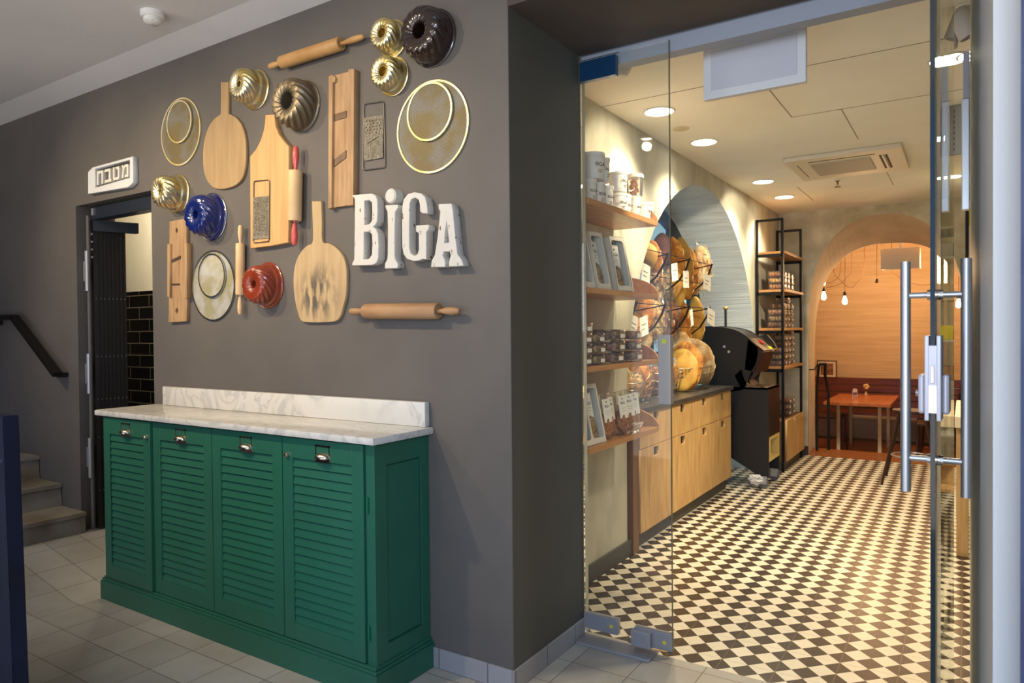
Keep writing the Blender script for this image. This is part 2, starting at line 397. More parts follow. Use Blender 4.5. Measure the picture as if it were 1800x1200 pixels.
# dark steel arch frame of the old window in the niche
wt = B()
fr = [(AC - 1.47, .9)] + arch_pts(1.47, 1.59) + [(AC + 1.47, .9)]
fin = [(AC - 1.36, .9)] + arch_pts(1.36, 1.48) + [(AC + 1.36, .9)]
for i in range(len(fr) - 1):
    p, q, r, s = fr[i], fr[i + 1], fin[i + 1], fin[i]
    x0, x1 = XS - DN + .001, XS - DN + .045
    wt.hexa([(x0, p[0], p[1]), (x0, q[0], q[1]), (x0, r[0], r[1]), (x0, s[0], s[1]), (x1, p[0], p[1]), (x1, q[0], q[1]), (x1, r[0], r[1]), (x1, s[0], s[1])])
for yy in (AC - .5, AC + .45, AC + 1.0):
    top = AZ + 1.48 * math.sqrt(max(0, 1 - ((yy - AC) / 1.36) ** 2))
    wt.box(XS - DN + .001, XS - DN + .045, yy - .025, yy + .025, .9, top)
wt.box(XS - DN + .001, XS - DN + .045, AC - 1.4, AC + 1.4, 1.18, 1.23)
struct(wt.obj('window_1', mat('blue_black_steel', rgb(30, 38, 46), .5, .3)))
struct(B().box(XS, XS + .015, YD + .03, 4.2, 0, .1).obj('baseboard_shop_left', mat('dark_base', rgb(70, 66, 60), .5)))
struct(B().box(XS, XS + .015, 7.3, YE, 0, .1).obj('baseboard_shop_left', MATS['dark_base']))
struct(B().box(XS, XS + .015, YD + .03, YE, 2.68, 2.70).obj('trim_3', PLAST)) if False else None
struct(B().box(XS - .7, 2.2, YD + .06, YE, CEIL, CEIL + .1).obj('ceiling', SHOPC))
# thin joint lines of the ceiling boards
jl = B()
for y in (3.75,): jl.box(XS, 2.2, y - .003, y + .003, CEIL - .0015, CEIL)
jl.box(-.9, -.894, 3.75, 4.6, CEIL - .0015, CEIL).box(-.9, 2.2, 4.6, 4.606, CEIL - .0015, CEIL).box(-.62, -.614, 4.6, 5.4, CEIL - .0015, CEIL)
jl.box(-.55, -.544, 6.6, 7.3, CEIL - .0015, CEIL).box(-1.3, -1.294, 6.9, 7.7, CEIL - .0015, CEIL)
struct(jl.obj('trim_4', mat('joint_grey', rgb(150, 142, 126), .9)))
# end wall with deep arch to the back room
def sup(cx, a, z0, b_, n=36, p=2.3):
    out = []
    for k in range(n + 1):
        t = PI * k / n; c, s = math.cos(t), math.sin(t)
        out.append((cx - a * math.copysign(abs(c) ** (2 / p), c), z0 + b_ * abs(s) ** (2 / p)))
    return out
CX = -.73
so = sup(CX, .745, 1.45, 1.18); si = sup(CX, .80, 1.15, 1.25, p=2.6)
poly = [(XS - .06, 0), (CX - .745, 0)] + so + [(CX + .745, 0), (2.2, 0), (2.2, 2.73), (XS - .06, 2.73)]
w = plate('wall_shop_end', poly, [], .04, ENDW, bev=0.); w.location = (0, YE + .04, 0); struct(w)
b = B(); L1 = [(CX - .745, 0)] + so + [(CX + .745, 0)]; L2 = [(CX - .80, -.17)] + si + [(CX + .80, -.17)]
for (p, q), (r, s) in zip(zip(L1, L1[1:]), zip(L2, L2[1:])):
    b.quad((p[0], YE, p[1]), (q[0], YE, q[1]), (s[0], 9.15, s[1]), (r[0], 9.15, r[1]))
struct(b.obj('wall_arch_reveal', mat('arch_plaster', rgb(214, 200, 176), .8, col2=rgb(196, 180, 154), scale=3, bump=.25, bscale=9), smooth=True, angle=60))
struct(B().box(XS, CX - .745, YE - .015, YE, 0, .1).obj('baseboard_shop_end', MATS['dark_base']))
BW = mat('board_marked_wall', rgb(206, 182, 146), .8, col2=rgb(192, 166, 130), scale=3, stretch=(.5, 1, 9), bump=.5, bscale=8)
struct(B().box(-3.0, 2.2, 11.2, 11.3, -.25, 3).obj('wall_back', BW))
struct(B().box(-3.06, -3.0, 9.15, 11.3, -.25, 3).obj('wall_back_left', BW))
struct(B().box(2.2, 2.26, YD, 11.3, -.25, 3).obj('wall_shop_right', PLAST))
struct(B().box(-3.0, 2.2, 9.15, 11.3, 2.95, 3.0).obj('ceiling', BW))
struct(plate('wall_back_room_front', [(-3.0, -.17), (CX - .80, -.17)] + si + [(CX + .80, -.17), (2.2, -.17), (2.2, 2.95), (-3.0, 2.95)], [], .03, BW, bev=0., loc=(0, 9.18, 0)))
# closing pieces right of the opening
JW = mat('white_jamb_paint', rgb(212, 212, 208), .45)
struct(B().prism([(.0165, YD + .02), (.046, 1.62), (.094, 1.60), (.13, YD + .02)], 'XY', 0, 2.685).obj('trim_5', JW))
NAVY = mat('navy_grey_plaster', rgb(70, 78, 104), .6, col2=rgb(52, 60, 88), scale=6, bump=.4, bscale=16)
struct(B().prism([(.094, 1.61), (.081, 1.48), (.9, 1.30), (1.2, 2.9), (.13, 2.9)], 'XY', 0, 3.0).obj('wall_right', NAVY))
struct(B().box(.1, 2.2, YD, YD + .06, 0, 2.73).obj('wall_shop_front', PLAST))
struct(B().box(-9, -4.9, 2.3, 2.36, 3.0, 3.2).obj('trim_6', CEILM))

struct(B().box(1.6, 1.7, -1.4, 1.3, 0, 3.0).obj('wall_right', NAVY))  # unseen wall added to block sky light from the right
# kitchen beyond the doorway
KW = mat('kitchen_cream_wall', rgb(226, 218, 196), .6)
ST = brick_mat('black_subway_tiles', rgb(14, 14, 16), rgb(18, 18, 20), rgb(120, 112, 98), .30, .10, .5, .004, .12, ox=-5.66, oy=.15, plane='XZ', bump=.5)
struct(B().box(-7.5, -3.6, 3.25, 3.35, 1.785, 3.0).obj('wall_kitchen_back', KW))
struct(B().box(-7.5, -3.6, 3.235, 3.35, .1, 1.785).obj('wall_kitchen_tiles', ST))
struct(B().box(-7.5, -3.6, 2.55, 3.35, .1, .14).obj('floor', TILE))
struct(B().box(-7.6, -7.5, 2.55, 3.35, .1, 3.0).obj('wall_kitchen_left', KW))
struct(B().box(-3.65, -3.6, 2.9, 3.25, .1, 3.0).obj('wall_kitchen_right', KW))
struct(B().box(-7.5, -3.6, 2.55, 3.35, 2.95, 3.0).obj('ceiling', KW))

# ------------------------------------------------------------------ staircase + handrail
CONC = mat('worn_concrete_steps', rgb(142, 134, 120), .85, col2=rgb(112, 98, 76), scale=4, contrast=(.4, .7), bump=.8, bscale=14, detail=8)
rises = [(-4.80, .14, .275), (-5.12, .275, .425), (-5.43, .425, .585), (-5.82, .585, .745), (-6.15, .745, .90), (-6.5, .90, 1.06)]
prof = [(-8.9, .0), (-4.80, .0)]
for x, z0, z1 in rises:
    prof += [(x + (.012 if z0 > .14 else 0), z0), (x, z1 - .03), (x + .014, z1 - .025), (x + .014, z1)]
prof += [(-8.9, 1.06)]
st = B().prism(prof, 'XZ', 1.0, YW - .004).obj('staircase', CONC)
tag(st, 'worn grey concrete steps climbing to the left against the dark wall', 'stairs')
hr = thing('handrail', 'black flat metal handrail sloping down along the wall above the steps', 'handrail', (-5.5, YW, 1.3))
O = Vector((-5.5, YW, 1.3)); a_, b_, c_ = Vector((-7.2, 2.23, 1.552)), Vector((-5.585, 2.23, 1.552)), Vector((-4.995, 2.23, 1.165))
b = B(O)
def bar(b, p, q, h, t):
    p, q = Vector(p), Vector(q); d = (q - p).normalized(); n = d.cross(Vector((0, 1, 0))).normalized(); 
    if n.z < 0: n = -n
    y = Vector((0, 1, 0)) * t / 2
    b.hexa([p - y - n * h / 2, q - y - n * h / 2, q + y - n * h / 2, p + y - n * h / 2, p - y + n * h / 2, q - y + n * h / 2, q + y + n * h / 2, p + y + n * h / 2])
bar(b, a_, b_, .035, .05); bar(b, b_ - Vector((.012, 0, 0)), c_, .035, .05)
b.obj('rail', DSTEEL, hr, loc=(0, 0, 0))
b = B(O); b.box(c_.x - .03, c_.x + .0, 2.24, YW, c_.z - .02, c_.z + .01); b.obj('bracket', DSTEEL, hr, loc=(0, 0, 0))
b = B(O); b.box(b_.x - .4, b_.x - .37, 2.24, YW, b_.z - .05, b_.z - .02); b.obj('bracket', DSTEEL, hr, loc=(0, 0, 0))

# ------------------------------------------------------------------ navy panel standing at the left edge
O = Vector((-2.8, 1.0, 0))
pn = thing('sign_board', 'dark navy metal board standing at the left edge of the photo', 'board', O)
NV = mat('dark_navy_metal', rgb(18, 24, 48), .5, .2, col2=rgb(14, 18, 36), scale=4)
pts = [(-3.6, .985, 0), (-2.517, .985, 0), (-2.517, 1.03, 0), (-3.6, 1.03, 0), (-3.6, .985, 1.165), (-2.566, .985, 1.165), (-2.566, 1.03, 1.165), (-3.6, 1.03, 1.165)]
B(O).hexa(pts, .003).obj('panel', NV, pn, loc=(0, 0, 0))
b = B(O); b.tube([(-2.70, .984, .985), (-2.62, .984, 1.0), (-2.575, .984, 1.025)], .0015, 6); b.obj('curved_trim', mat('pale_line', rgb(92, 104, 124), .5), pn, loc=(0, 0, 0))
for x_ in (-3.5, -2.75): B(O).box(x_, x_ + .18, .85, 1.2, 0, .03, .004).obj('foot', NV, pn, loc=(0, 0, 0))

# ------------------------------------------------------------------ smoke detector
p = at(268, 22, 2, 3.0)
sd = thing('smoke_detector', 'white round smoke detector on the corridor ceiling', 'smoke detector', p)
B().lathe([(0, 0), (.055, 0), (.055, -.02), (.048, -.028), (0, -.028)], seg=28).obj('base', WHITEP, sd, smooth=True)
b = B().lathe([(0, -.028), (.04, -.028), (.042, -.045), (.03, -.055), (0, -.057)], seg=24)
for k in range(10): b.box(.036 * math.cos(k * PI / 5) - .003, .036 * math.cos(k * PI / 5) + .003, .036 * math.sin(k * PI / 5) - .003, .036 * math.sin(k * PI / 5) + .003, -.052, -.03)
b.obj('sensor_head', WHITEP, sd, smooth=True)

# ------------------------------------------------------------------ folding kitchen door
O = Vector((-4.86, YW + .02, .14))
fd = thing('folding_door', 'black folded steel door standing open in the kitchen doorway', 'door', O)
b = B(O).box(DX0, DX0 + .02, YW + .09, YW + .16, .14, DZ); b.obj('jamb', BLACK, fd, loc=(0, 0, 0))
b = B(O); b.tube([(-4.80, 2.345, .16), (-4.803, 2.345, .7), (-4.80, 2.345, 1.25), (-4.802, 2.345, 1.75), (-4.80, 2.345, 2.2)], .011, 10); b.obj('edge_seal', mat('grey_rubber', rgb(92, 88, 84), .7), fd, loc=(0, 0, 0))
for z in (.62, 1.17, 1.84):
    b = B(O).box(-4.855, -4.815, 2.335, 2.345, z - .065, z + .065, .002); b.tube([(-4.803, 2.335, z - .13), (-4.803, 2.335, z + .13)], .013, 10)
    b.obj('hinge', mat('galvanised', rgb(170, 170, 168), .4, .7), fd, loc=(0, 0, 0))
b = B(O)
n_ = 8
for k in range(n_ * 2):
    t0, t1 = k / (n_ * 2), (k + 1) / (n_ * 2)
    P0 = Vector((-4.79, 2.37, 0)).lerp(Vector((-4.74, 2.55, 0)), t0); P1 = Vector((-4.79, 2.37, 0)).lerp(Vector((-4.74, 2.55, 0)), t1)
    off = .006 if k % 2 else 0
    b.hexa([(P0.x + off - .03, P0.y, .15), (P0.x + off, P0.y, .15), (P1.x + off, P1.y, .15), (P1.x + off - .03, P1.y, .15),
            (P0.x + off - .03, P0.y, 2.13), (P0.x + off, P0.y, 2.13), (P1.x + off, P1.y, 2.13), (P1.x + off - .03, P1.y, 2.13)])
b.obj('leaf', mat('black_door_paint', rgb(28, 24, 20), .4), fd, loc=(0, 0, 0))
b = B(O)
for z in (.75, 1.0, 1.28, 1.66, .4): 
    for k in range(8):
        q = Vector((-4.785, 2.38, z)).lerp(Vector((-4.735, 2.54, z)), k / 7); b.box(q.x, q.x + .004, q.y - .002, q.y + .002, z - .003, z + .003)
b.obj('rivet_row', MATS['galvanised'], fd, loc=(0, 0, 0))
b = B(O)
for z in (1.93, 1.98, 2.03, 2.08): b.box(-4.79, -4.775, 2.355, 2.36, z - .006, z + .006)
b.obj('bolt_row', MATS['galvanised'], fd, loc=(0, 0, 0))
p0 = at(172, 385, 1, 2.36); p1 = at(228, 383, 0, -4.68)
b = B(O); b.hexa([(-4.80, 2.36, 2.10), (-4.77, 2.36, 2.10), (-4.66, 2.60, 2.10), (-4.70, 2.60, 2.10), (-4.80, 2.36, 2.17), (-4.77, 2.36, 2.17), (-4.66, 2.60, 2.17), (-4.70, 2.60, 2.17)]); b.obj('top_bracket', BLACK, fd, loc=(0, 0, 0))
b = B(O); b.box(-4.76, DX1 - .005, YW + .045, YW + .12, 2.17, 2.25, .003); b.obj('top_track', mat('blue_grey_steel', rgb(62, 70, 84), .35, .7), fd, loc=(0, 0, 0))
b = B(O); b.box(-4.742, -4.715, YW + .036, YW + .045, 2.195, 2.24); b.obj('track_clip', MATS['galvanised'], fd, loc=(0, 0, 0))
# ================================================================== GREEN CABINET
CX0, CX1, CYF = -3.885, -1.925, 1.985
O = Vector((-2.9, 2.14, 0))
cb = thing('louvered_cabinet', 'green painted cabinet with four louvered doors under a marble top', 'cabinet', O)
b = B(O).box(CX0 + .01, CX1 - .0, CYF, YW - .002, .11, .99)
b.obj('body', GREEN, cb, loc=(0, 0, 0))
# side panel with recessed field
b = B(O)
b.box(CX1, CX1 + .012, CYF - .012, CYF + .055, .12, .99).box(CX1, CX1 + .012, YW - .05, YW - .002, .12, .99)
b.box(CX1, CX1 + .012, CYF + .055, YW - .05, .12, .19).box(CX1, CX1 + .012, CYF + .055, YW - .05, .90, .99)
b.box(CX1, CX1 + .006, CYF + .062, YW - .057, .197, .893, .002)
b.box(CX1 - .035, CX1, CYF - .012, CYF, .12, .99)
b.obj('side_panel', GREEN, cb, loc=(0, 0, 0))
b = B(O)
def plinth(x0, x1, y0, z0, z1): b.box(x0, x1, y0, YW - .002, z0, z1, .003)
plinth(CX0 - .035, CX1 + .035, 1.945, 0, .10); plinth(CX0 - .028, CX1 + .028, 1.951, .10, .112); plinth(CX0 - .018, CX1 + .02, 1.958, .112, .124)
b.obj('plinth', GREEN, cb, loc=(0, 0, 0))
xs = [-3.875, -3.425, -2.935, -2.44, -1.962]
NICK = mat('satin_nickel', rgb(206, 190, 170), .22, 1.0)
for i in range(4):
    x0, x1 = xs[i] + .003, xs[i + 1] - .003
    yf = CYF - (.034 if i == 0 else .022); z0, z1 = .128, .982
    st_ = .062
    b = B(O)
    b.box(x0, x0 + st_, yf, CYF, z0, z1, .0015).box(x1 - st_, x1, yf, CYF, z0, z1, .0015)
    b.box(x0 + st_, x1 - st_, yf, CYF, z0, z0 + .07, .0015).box(x0 + st_, x1 - st_, yf, CYF, z1 - .085, z1, .0015)
    dr = b.obj('door', GREEN, cb, loc=(0, 0, 0))
    b = B(O); la, lb = z0 + .07, z1 - .085; n_ = 19; pitch = (lb - la) / n_
    for k in range(n_):
        zb = la + k * pitch
        b.hexa([(x0 + st_, yf + .003, zb + .001), (x1 - st_, yf + .003, zb + .001), (x1 - st_, CYF - .001, zb + .001), (x0 + st_, CYF - .001, zb + .001),
                (x0 + st_, yf + .010, zb + pitch * .90), (x1 - st_, yf + .010, zb + pitch * .90), (x1 - st_, CYF - .001, zb + pitch * .90), (x0 + st_, CYF - .001, zb + pitch * .90)])
    b.obj('louver_field', GREEN, dr, loc=(0, 0, 0))
    xc = (x0 + x1) / 2 + (.0, .0, .005, .01)[i]
    b = B(O)
    zt = .965
    b.box(xc - .042, xc + .042, yf - .002, yf, zt - .008, zt).box(xc - .042, xc - .036, yf - .002, yf, zt - .04, zt).box(xc + .036, xc + .042, yf - .002, yf, zt - .04, zt)
    b.box(xc - .042, xc + .042, yf - .002, yf, zt - .072, zt - .036)
    # cup pull: half ellipsoid shell
    res = bmesh.ops.create_uvsphere(b.bm, u_segments=24, v_segments=12, radius=1)
    for v in res['verts']:
        v.co = Vector((xc + v.co.x * .040, yf - .002 + min(0, v.co.y) * .026, zt - .050 + max(v.co.z, -.25) * .020)) - O
    b.obj('cup_handle', NICK, dr, smooth=True, loc=(0, 0, 0))
    if i in (0, 3):
        xl = x1 - .032 if i == 0 else x0 + .032
        b = B(O).lathe([(0, .014), (.008, .014), (.0115, .010), (.012, 0), (0, 0)], (xl, yf, .905 if i == 0 else .908), (0, -1, 0), 20)
        b.box(xl - .0015, xl + .0015, yf - .0155, yf - .013, .899, .911)
        b.obj('lock', NICK, dr, smooth=True, loc=(0, 0, 0))
for z in (.75, .25): B(O).box(-1.953, -1.944, CYF - .02, CYF - .010, z - .03, z + .03).obj('hinge', mat('green_hinge', rgb(20, 100, 70), .4), cb, loc=(0, 0, 0))
# marble top
def marble():
    m = mat('marble', rgb(216, 212, 204), .22, coat=.2); nt = m.node_tree; N = nt.nodes; L = nt.links; p = N['Principled BSDF']
    tc = N.new('ShaderNodeTexCoord'); mp = N.new('ShaderNodeMapping'); mp.inputs['Rotation'].default_value = (.3, .9, .5); mp.inputs['Scale'].default_value = (1, 2.5, 1)
    L.new(tc.outputs['Object'], mp.inputs[0])
    n = N.new('ShaderNodeTexNoise'); n.inputs['Scale'].default_value = 3.2; n.inputs['Detail'].default_value = 10; n.inputs['Distortion'].default_value = 2.2
    L.new(mp.outputs[0], n.inputs['Vector'])
    r = N.new('ShaderNodeValToRGB'); e = r.color_ramp.elements; e[0].position = .38; e[0].color = rgb(214, 210, 200); e[1].position = .66; e[1].color = rgb(208, 205, 196)
    q = r.color_ramp.elements.new(.5); q.color = rgb(186, 185, 180); q = r.color_ramp.elements.new(.46); q.color = rgb(206, 202, 192); q = r.color_ramp.elements.new(.54); q.color = rgb(212, 208, 200)
    L.new(n.outputs[0], r.inputs[0]); L.new(r.outputs[0], p.inputs['Base Color'])
    return m
MARB = marble()
O2 = Vector((-2.9, 2.12, .99))
mt = thing('marble_countertop', 'white veined marble slab with upstand lying on the green cabinet', 'countertop', O2)
B(O2).box(-3.935, -1.882, 1.935, YW - .002, .99, 1.02, .009).obj('slab', MARB, mt, smooth=True, loc=(0, 0, 0))
B(O2).box(-3.845, -1.905, YW - .034, YW - .002, 1.02, 1.125, .005).obj('upstand', MARB, mt, smooth=True, loc=(0, 0, 0))

# ================================================================== THINGS ON THE WALL
def wp(px, py, y=YW): return at(px, py, 1, y)
def bundt(name_label, cx, cy, R, depth, holeR, m, n=16, twist=1.1, amp=.07, collar=0., rim_m=None, group=None, gauge=1.):
    c = wp(cx, cy); t = thing('bundt_mold', name_label, 'baking mold', c, group)
    D = depth * 1.32
    prof = [(R, 0), (R * 1.0, -.004), (R * .985, -.006), (R * .955, -.007), (R * .935, -.012)]
    if collar: prof += [(R * .92, -.02), (R * .90, -.020 - collar * .9), (R * .85, -.022 - collar)]
    h0 = prof[-1][1]; r0 = prof[-1][0]
    K = 26; body0 = len(prof); Rt = (r0 + holeR) / 2.1
    for k in range(1, K + 1):     # swelling side to crest
        a = k / K * PI / 2
        prof.append((Rt + (r0 - Rt) * max(0, math.cos(a)) ** .6, h0 - (D + h0) * math.sin(a)))
    for k in range(1, 9):        # crest into tube
        a = k / 8 * PI / 2
        prof.append((holeR + (Rt - holeR) * (1 - math.sin(a)), -D + (.016) * (1 - math.cos(a))))
    body1 = len(prof)
    prof += [(holeR * .96, -D + .03), (holeR * .9, -.004)]
    S = [0]
    for i in range(1, len(prof)): S.append(S[-1] + math.hypot(prof[i][0] - prof[i - 1][0], prof[i][1] - prof[i - 1][1]))
    tot = S[body1 - 1] - S[body0]
    def fl(i, th):
        if i < body0: return 1
        s = min(1, max(0, (S[i] - S[body0]) / tot)); w = min(1, s * 5) * (1 if i < body1 else .35)
        if i >= body1: w = .4 if i == body1 else 0
        ridge = abs(math.sin((th + 1.35 * twist * s) * n / 2)) ** .7
        return 1 + amp * w * gauge * (ridge - .6) * (1 + 1.2 * s * (i < body1))
    B().lathe(prof, seg=n * 10, flute=fl, axis=(0, 1, 0)).obj('shell', m, t, smooth=True, angle=75)
    # darker inside of the tube
    B().lathe([(holeR * .86, -.003), (0, -.003)], seg=24, axis=(0, 1, 0)).obj('tube_end', BLACKM if m.name.startswith('dark') else m, t)
    B().tube([(math.cos(a) * R, -.004, math.sin(a) * R) for a in [2 * PI * k / 64 for k in range(64)]], .0028, 8, True).obj('rim', rim_m or m, t, smooth=True)
    return t
GOLD = mat('gold_tin', rgb(240, 232, 204), .3, 1.0, col2=rgb(228, 204, 122), scale=9)
TIN = mat('dark_tin', rgb(150, 138, 116), .4, .75, col2=rgb(112, 100, 80), scale=6, bump=.1, bscale=40)
ENB = mat('blue_enamel', rgb(20, 34, 98), .12, coat=1.)
ENT = mat('terracotta_enamel', rgb(142, 58, 32), .2, coat=.7, col2=rgb(120, 46, 28), scale=7)
BRN = mat('dark_brown_clay', rgb(44, 24, 18), .2, coat=.8, col2=rgb(26, 16, 14), scale=8)
SILV = mat('silver_rim', rgb(190, 190, 186), .25, 1.)
def rad(cx, cy, hh): return abs(wp(cx, cy).z - wp(cx, cy + hh).z)
GM = 'bundt molds hung on the dark wall'
bundt('gold fluted tin mold with deep collar, beside the handle of the oval wooden paddle', 451, 158, rad(451, 158, 34.5), .088, .016, GOLD, 17, 1.1, .07, .022, group=GM)
bundt('large grey tin bundt mold with wide hole, above the narrow-necked cutting board', 532, 187, rad(532, 187, 44.5), .082, .040, TIN, 15, .95, .11, group=GM)
bundt('gold fluted tin mold just right of the kitchen doorway, above the blue mold', 314, 341, rad(314, 341, 33), .092, .013, GOLD, 14, .9, .12, .018, group=GM)
bundt('cobalt blue enamel bundt mold with white-silver rim', 373.5, 381.5, rad(373, 381, 41.6), .085, .022, ENB, 14, 1.2, .09, .012, SILV, GM)
bundt('glossy terracotta red bundt mold beside the plain slim rolling pin', 472.5, 501.5, rad(472, 501, 40), .078, .018, ENT, 15, 1.3, .07, .01, group=GM)
bundt('upper of two small gold tin molds, touching the dark brown mold', 691.5, 69, rad(692, 69, 32.5), .066, .020, GOLD, 16, .9, .10, .012, group=GM)
bundt('lower of two small gold tin molds, above the large round mesh screen', 693, 135, rad(693, 135, 33.5), .066, .020, GOLD, 16, .9, .10, .012, group=GM)
bundt('dark brown glazed clay bundt mold at the top right of the wall display', 762, 68, rad(762, 68, 50), .082, .030, BRN, 16, .9, .08, group=GM)
# --- mesh screens
def mesh_mat(name, wire, gap, cell, sc2):
    m = mat(name, wire, .5, .2); nt = m.node_tree; N = nt.nodes; L = nt.links; p = N['Principled BSDF']
    tc = N.new('ShaderNodeTexCoord'); mp = N.new('ShaderNodeMapping'); mp.inputs['Rotation'].default_value = (PI / 2, 0, 0)
    L.new(tc.outputs['Object'], mp.inputs[0])
    b = N.new('ShaderNodeTexBrick'); b.offset = .5; b.inputs['Scale'].default_value = 1; b.inputs['Brick Width'].default_value = cell; b.inputs['Row Height'].default_value = cell * .6
    b.inputs['Mortar Size'].default_value = cell * .15; b.inputs['Mortar Smooth'].default_value = .2
    L.new(mp.outputs[0], b.inputs['Vector'])
    n = N.new('ShaderNodeTexNoise'); n.inputs['Scale'].default_value = sc2; n.inputs['Detail'].default_value = 6; L.new(tc.outputs['Object'], n.inputs['Vector'])
    r = N.new('ShaderNodeValToRGB'); r.color_ramp.elements[0].position = .42; r.color_ramp.elements[1].position = .58
    r.color_ramp.elements[0].color = wire; r.color_ramp.elements[1].color = gap; L.new(n.outputs[0], r.inputs[0])
    L.new(r.outputs[0], p.inputs['Base Color'])
    L.new(b.outputs['Fac'], p.inputs['Alpha'])
    m.use_nodes = True
    return m
MG = mesh_mat('gold_mesh', rgb(138, 136, 126), rgb(132, 116, 74), .0085, 9)
MS = mesh_mat('silver_mesh', rgb(214, 212, 206), rgb(190, 182, 140), .0030, 12)
def screen(label, cx, cy, R, m, rim, lab_group, fl):
    c = wp(cx, cy); c.y = YW - fl; t = thing('mesh_screen', label, 'screen', c, lab_group)
    r2 = R - .004
    ring = [(r2 * math.cos(2 * PI * k / 72), r2 * math.sin(2 * PI * k / 72)) for k in range(72)]
    b = B(); vs = [b.bm.verts.new((x, 0, z)) for x, z in ring]; b.bm.faces.new(vs); b.obj('mesh', m, t)
    b = B(); n = 72; prof = [(R, .003), (R, -.004), (R - .008, -.004), (R - .008, .003)]
    b.lathe(prof + [prof[0]], seg=72, axis=(0, 1, 0)); b.obj('rim', rim, t, smooth=True, angle=50)
    return t
RG = mat('brass_rim', rgb(236, 226, 196), .35, .5, col2=rgb(206, 184, 110), scale=6)
GS = 'round mesh screens in pairs'
screen('large round mesh screen, leftmost on the wall, left of the oval paddle', 319, 232, .187, MG, RG, GS, .004)
screen('small round mesh screen overlapping the leftmost large screen', 318.5, 215, .118, MG, RG, GS, .011)
screen('large pale mesh screen below the blue mold', 376, 502, .190, MS, SILV, GS, .004)
screen('small pale mesh screen overlapping the large one below the blue mold', 375.5, 484.5, .119, MS, SILV, GS, .011)
screen('largest round mesh screen, at the right above the white letters', 760.5, 223.5, .193, MG, RG, GS, .004)
screen('small gold mesh screen overlapping the large one above the white letters', 758, 197.5, .122, MG, RG, GS, .011)

# --- wooden boards
BD1 = mat('pale_board_wood', rgb(172, 142, 100), .6, col2=rgb(158, 128, 88), scale=5, stretch=(7, 1, .7), bump=.1, bscale=10)
BD2 = mat('yellow_board_wood', rgb(204, 162, 106), .5, col2=rgb(190, 146, 92), scale=5, stretch=(8, 1, .6), bump=.05, bscale=10)
BD3 = mat('stained_board_wood', rgb(186, 160, 118), .6, col2=rgb(172, 144, 104), scale=5, stretch=(7, 1, .7), bump=.1, bscale=10)
def add_stain(m, scale, lo, hi, col, stretch=(3, 1, 1), zc=None):
    nt = m.node_tree; N = nt.nodes; L = nt.links; p = N['Principled BSDF']; src = p.inputs['Base Color'].links[0].from_socket
    tc = N.new('ShaderNodeTexCoord'); mp = N.new('ShaderNodeMapping'); mp.inputs['Scale'].default_value = stretch; L.new(tc.outputs['Object'], mp.inputs[0])
    n = N.new('ShaderNodeTexNoise'); n.inputs['Scale'].default_value = scale; n.inputs['Detail'].default_value = 8; L.new(mp.outputs[0], n.inputs['Vector'])
    r = N.new('ShaderNodeValToRGB'); r.color_ramp.elements[0].position = lo; r.color_ramp.elements[1].position = hi; L.new(n.outputs[0], r.inputs[0])
    fac = r.outputs[0]
    if zc:
        g = N.new('ShaderNodeVectorMath'); g.operation = 'DISTANCE'; g.inputs[1].default_value = zc[0]; L.new(tc.outputs['Object'], g.inputs[0])
        mr = N.new('ShaderNodeMapRange'); mr.inputs[1].default_value = zc[1]; mr.inputs[2].default_value = zc[2]; mr.inputs[3].default_value = 1; mr.inputs[4].default_value = 0
        L.new(g.outputs['Value'], mr.inputs[0]); mm = N.new('ShaderNodeMath'); mm.operation = 'MULTIPLY'; L.new(fac, mm.inputs[0]); L.new(mr.outputs[0], mm.inputs[1]); fac = mm.outputs[0]
    mx = N.new('ShaderNodeMix'); mx.data_type = 'RGBA'; L.new(fac, mx.inputs[0]); L.new(src, mx.inputs[6]); mx.inputs[7].default_value = col; L.new(mx.outputs[2], p.inputs['Base Color'])
add_stain(BD3, 9, .42, .56, rgb(88, 80, 70), (3, 1, 1), ((0, 0, -.13), .06, .17))
def wpoly(pts, c, y=YW, f=None):
    out = []
    for x, z in pts:
        if f: x, z = f(x, z)
        p = at(x, z, 1, y); out.append((p.x - c.x, p.z - c.z))
    return out
f2 = lambda x, y: (270 + x / 5, 110 + y / 5)
f3 = lambda x, y: (260 + x / 4.137, 290 + y / 4.137)
f4 = lambda x, y: (400 + x / 3.75, y / 3.75)
f5 = lambda x, y: (400 + x / 3.158, 220 + y / 3.158)
def boardp(name, label, cat_, pts, f, depth, m, c_px, smooth=4, y0=YW, holes=()):
    c = wp(*c_px); c.y = y0
    poly = wpoly(pts, c, y0 - depth, f)
    if smooth > 1: poly = cat(poly, smooth)
    o = plate(name, poly, [wpoly(h, c, y0 - depth, f) for h in holes], depth, m, bev=.003); o.location = c
    return tag(o, label, cat_)
boardp('paddle_board', 'pale oval wooden paddle board with a straight handle on top', 'board',
       [(590, 175), (600, 170), (645, 170), (656, 178), (657, 300), (657, 440), (668, 452), (720, 480), (770, 545), (800, 640), (812, 760), (806, 900), (780, 1010), (720, 1075), (640, 1105), (570, 1110), (510, 1088), (460, 1020), (436, 920), (432, 800), (445, 680), (480, 570), (530, 495), (580, 458), (588, 440), (590, 300)],
       f2, .016, BD1, (395, 265))
bo = boardp('cutting_board', 'yellow wooden cutting board with a narrow neck and square body', 'board',
       [(982, 458), (1060, 456), (1064, 500), (1072, 560), (1100, 630), (1140, 685), (1186, 735), (1186, 900), (1186, 1300), (1183, 1580), (1018, 1612), (850, 1632), (849, 1400), (847, 1100), (847, 825), (900, 760), (940, 680), (965, 600), (976, 540)],
       lambda x, y: f2(x, y) if y < 900 else (270 + x / 5, 110 + y / 5), .030, BD2, (475, 330), 1)
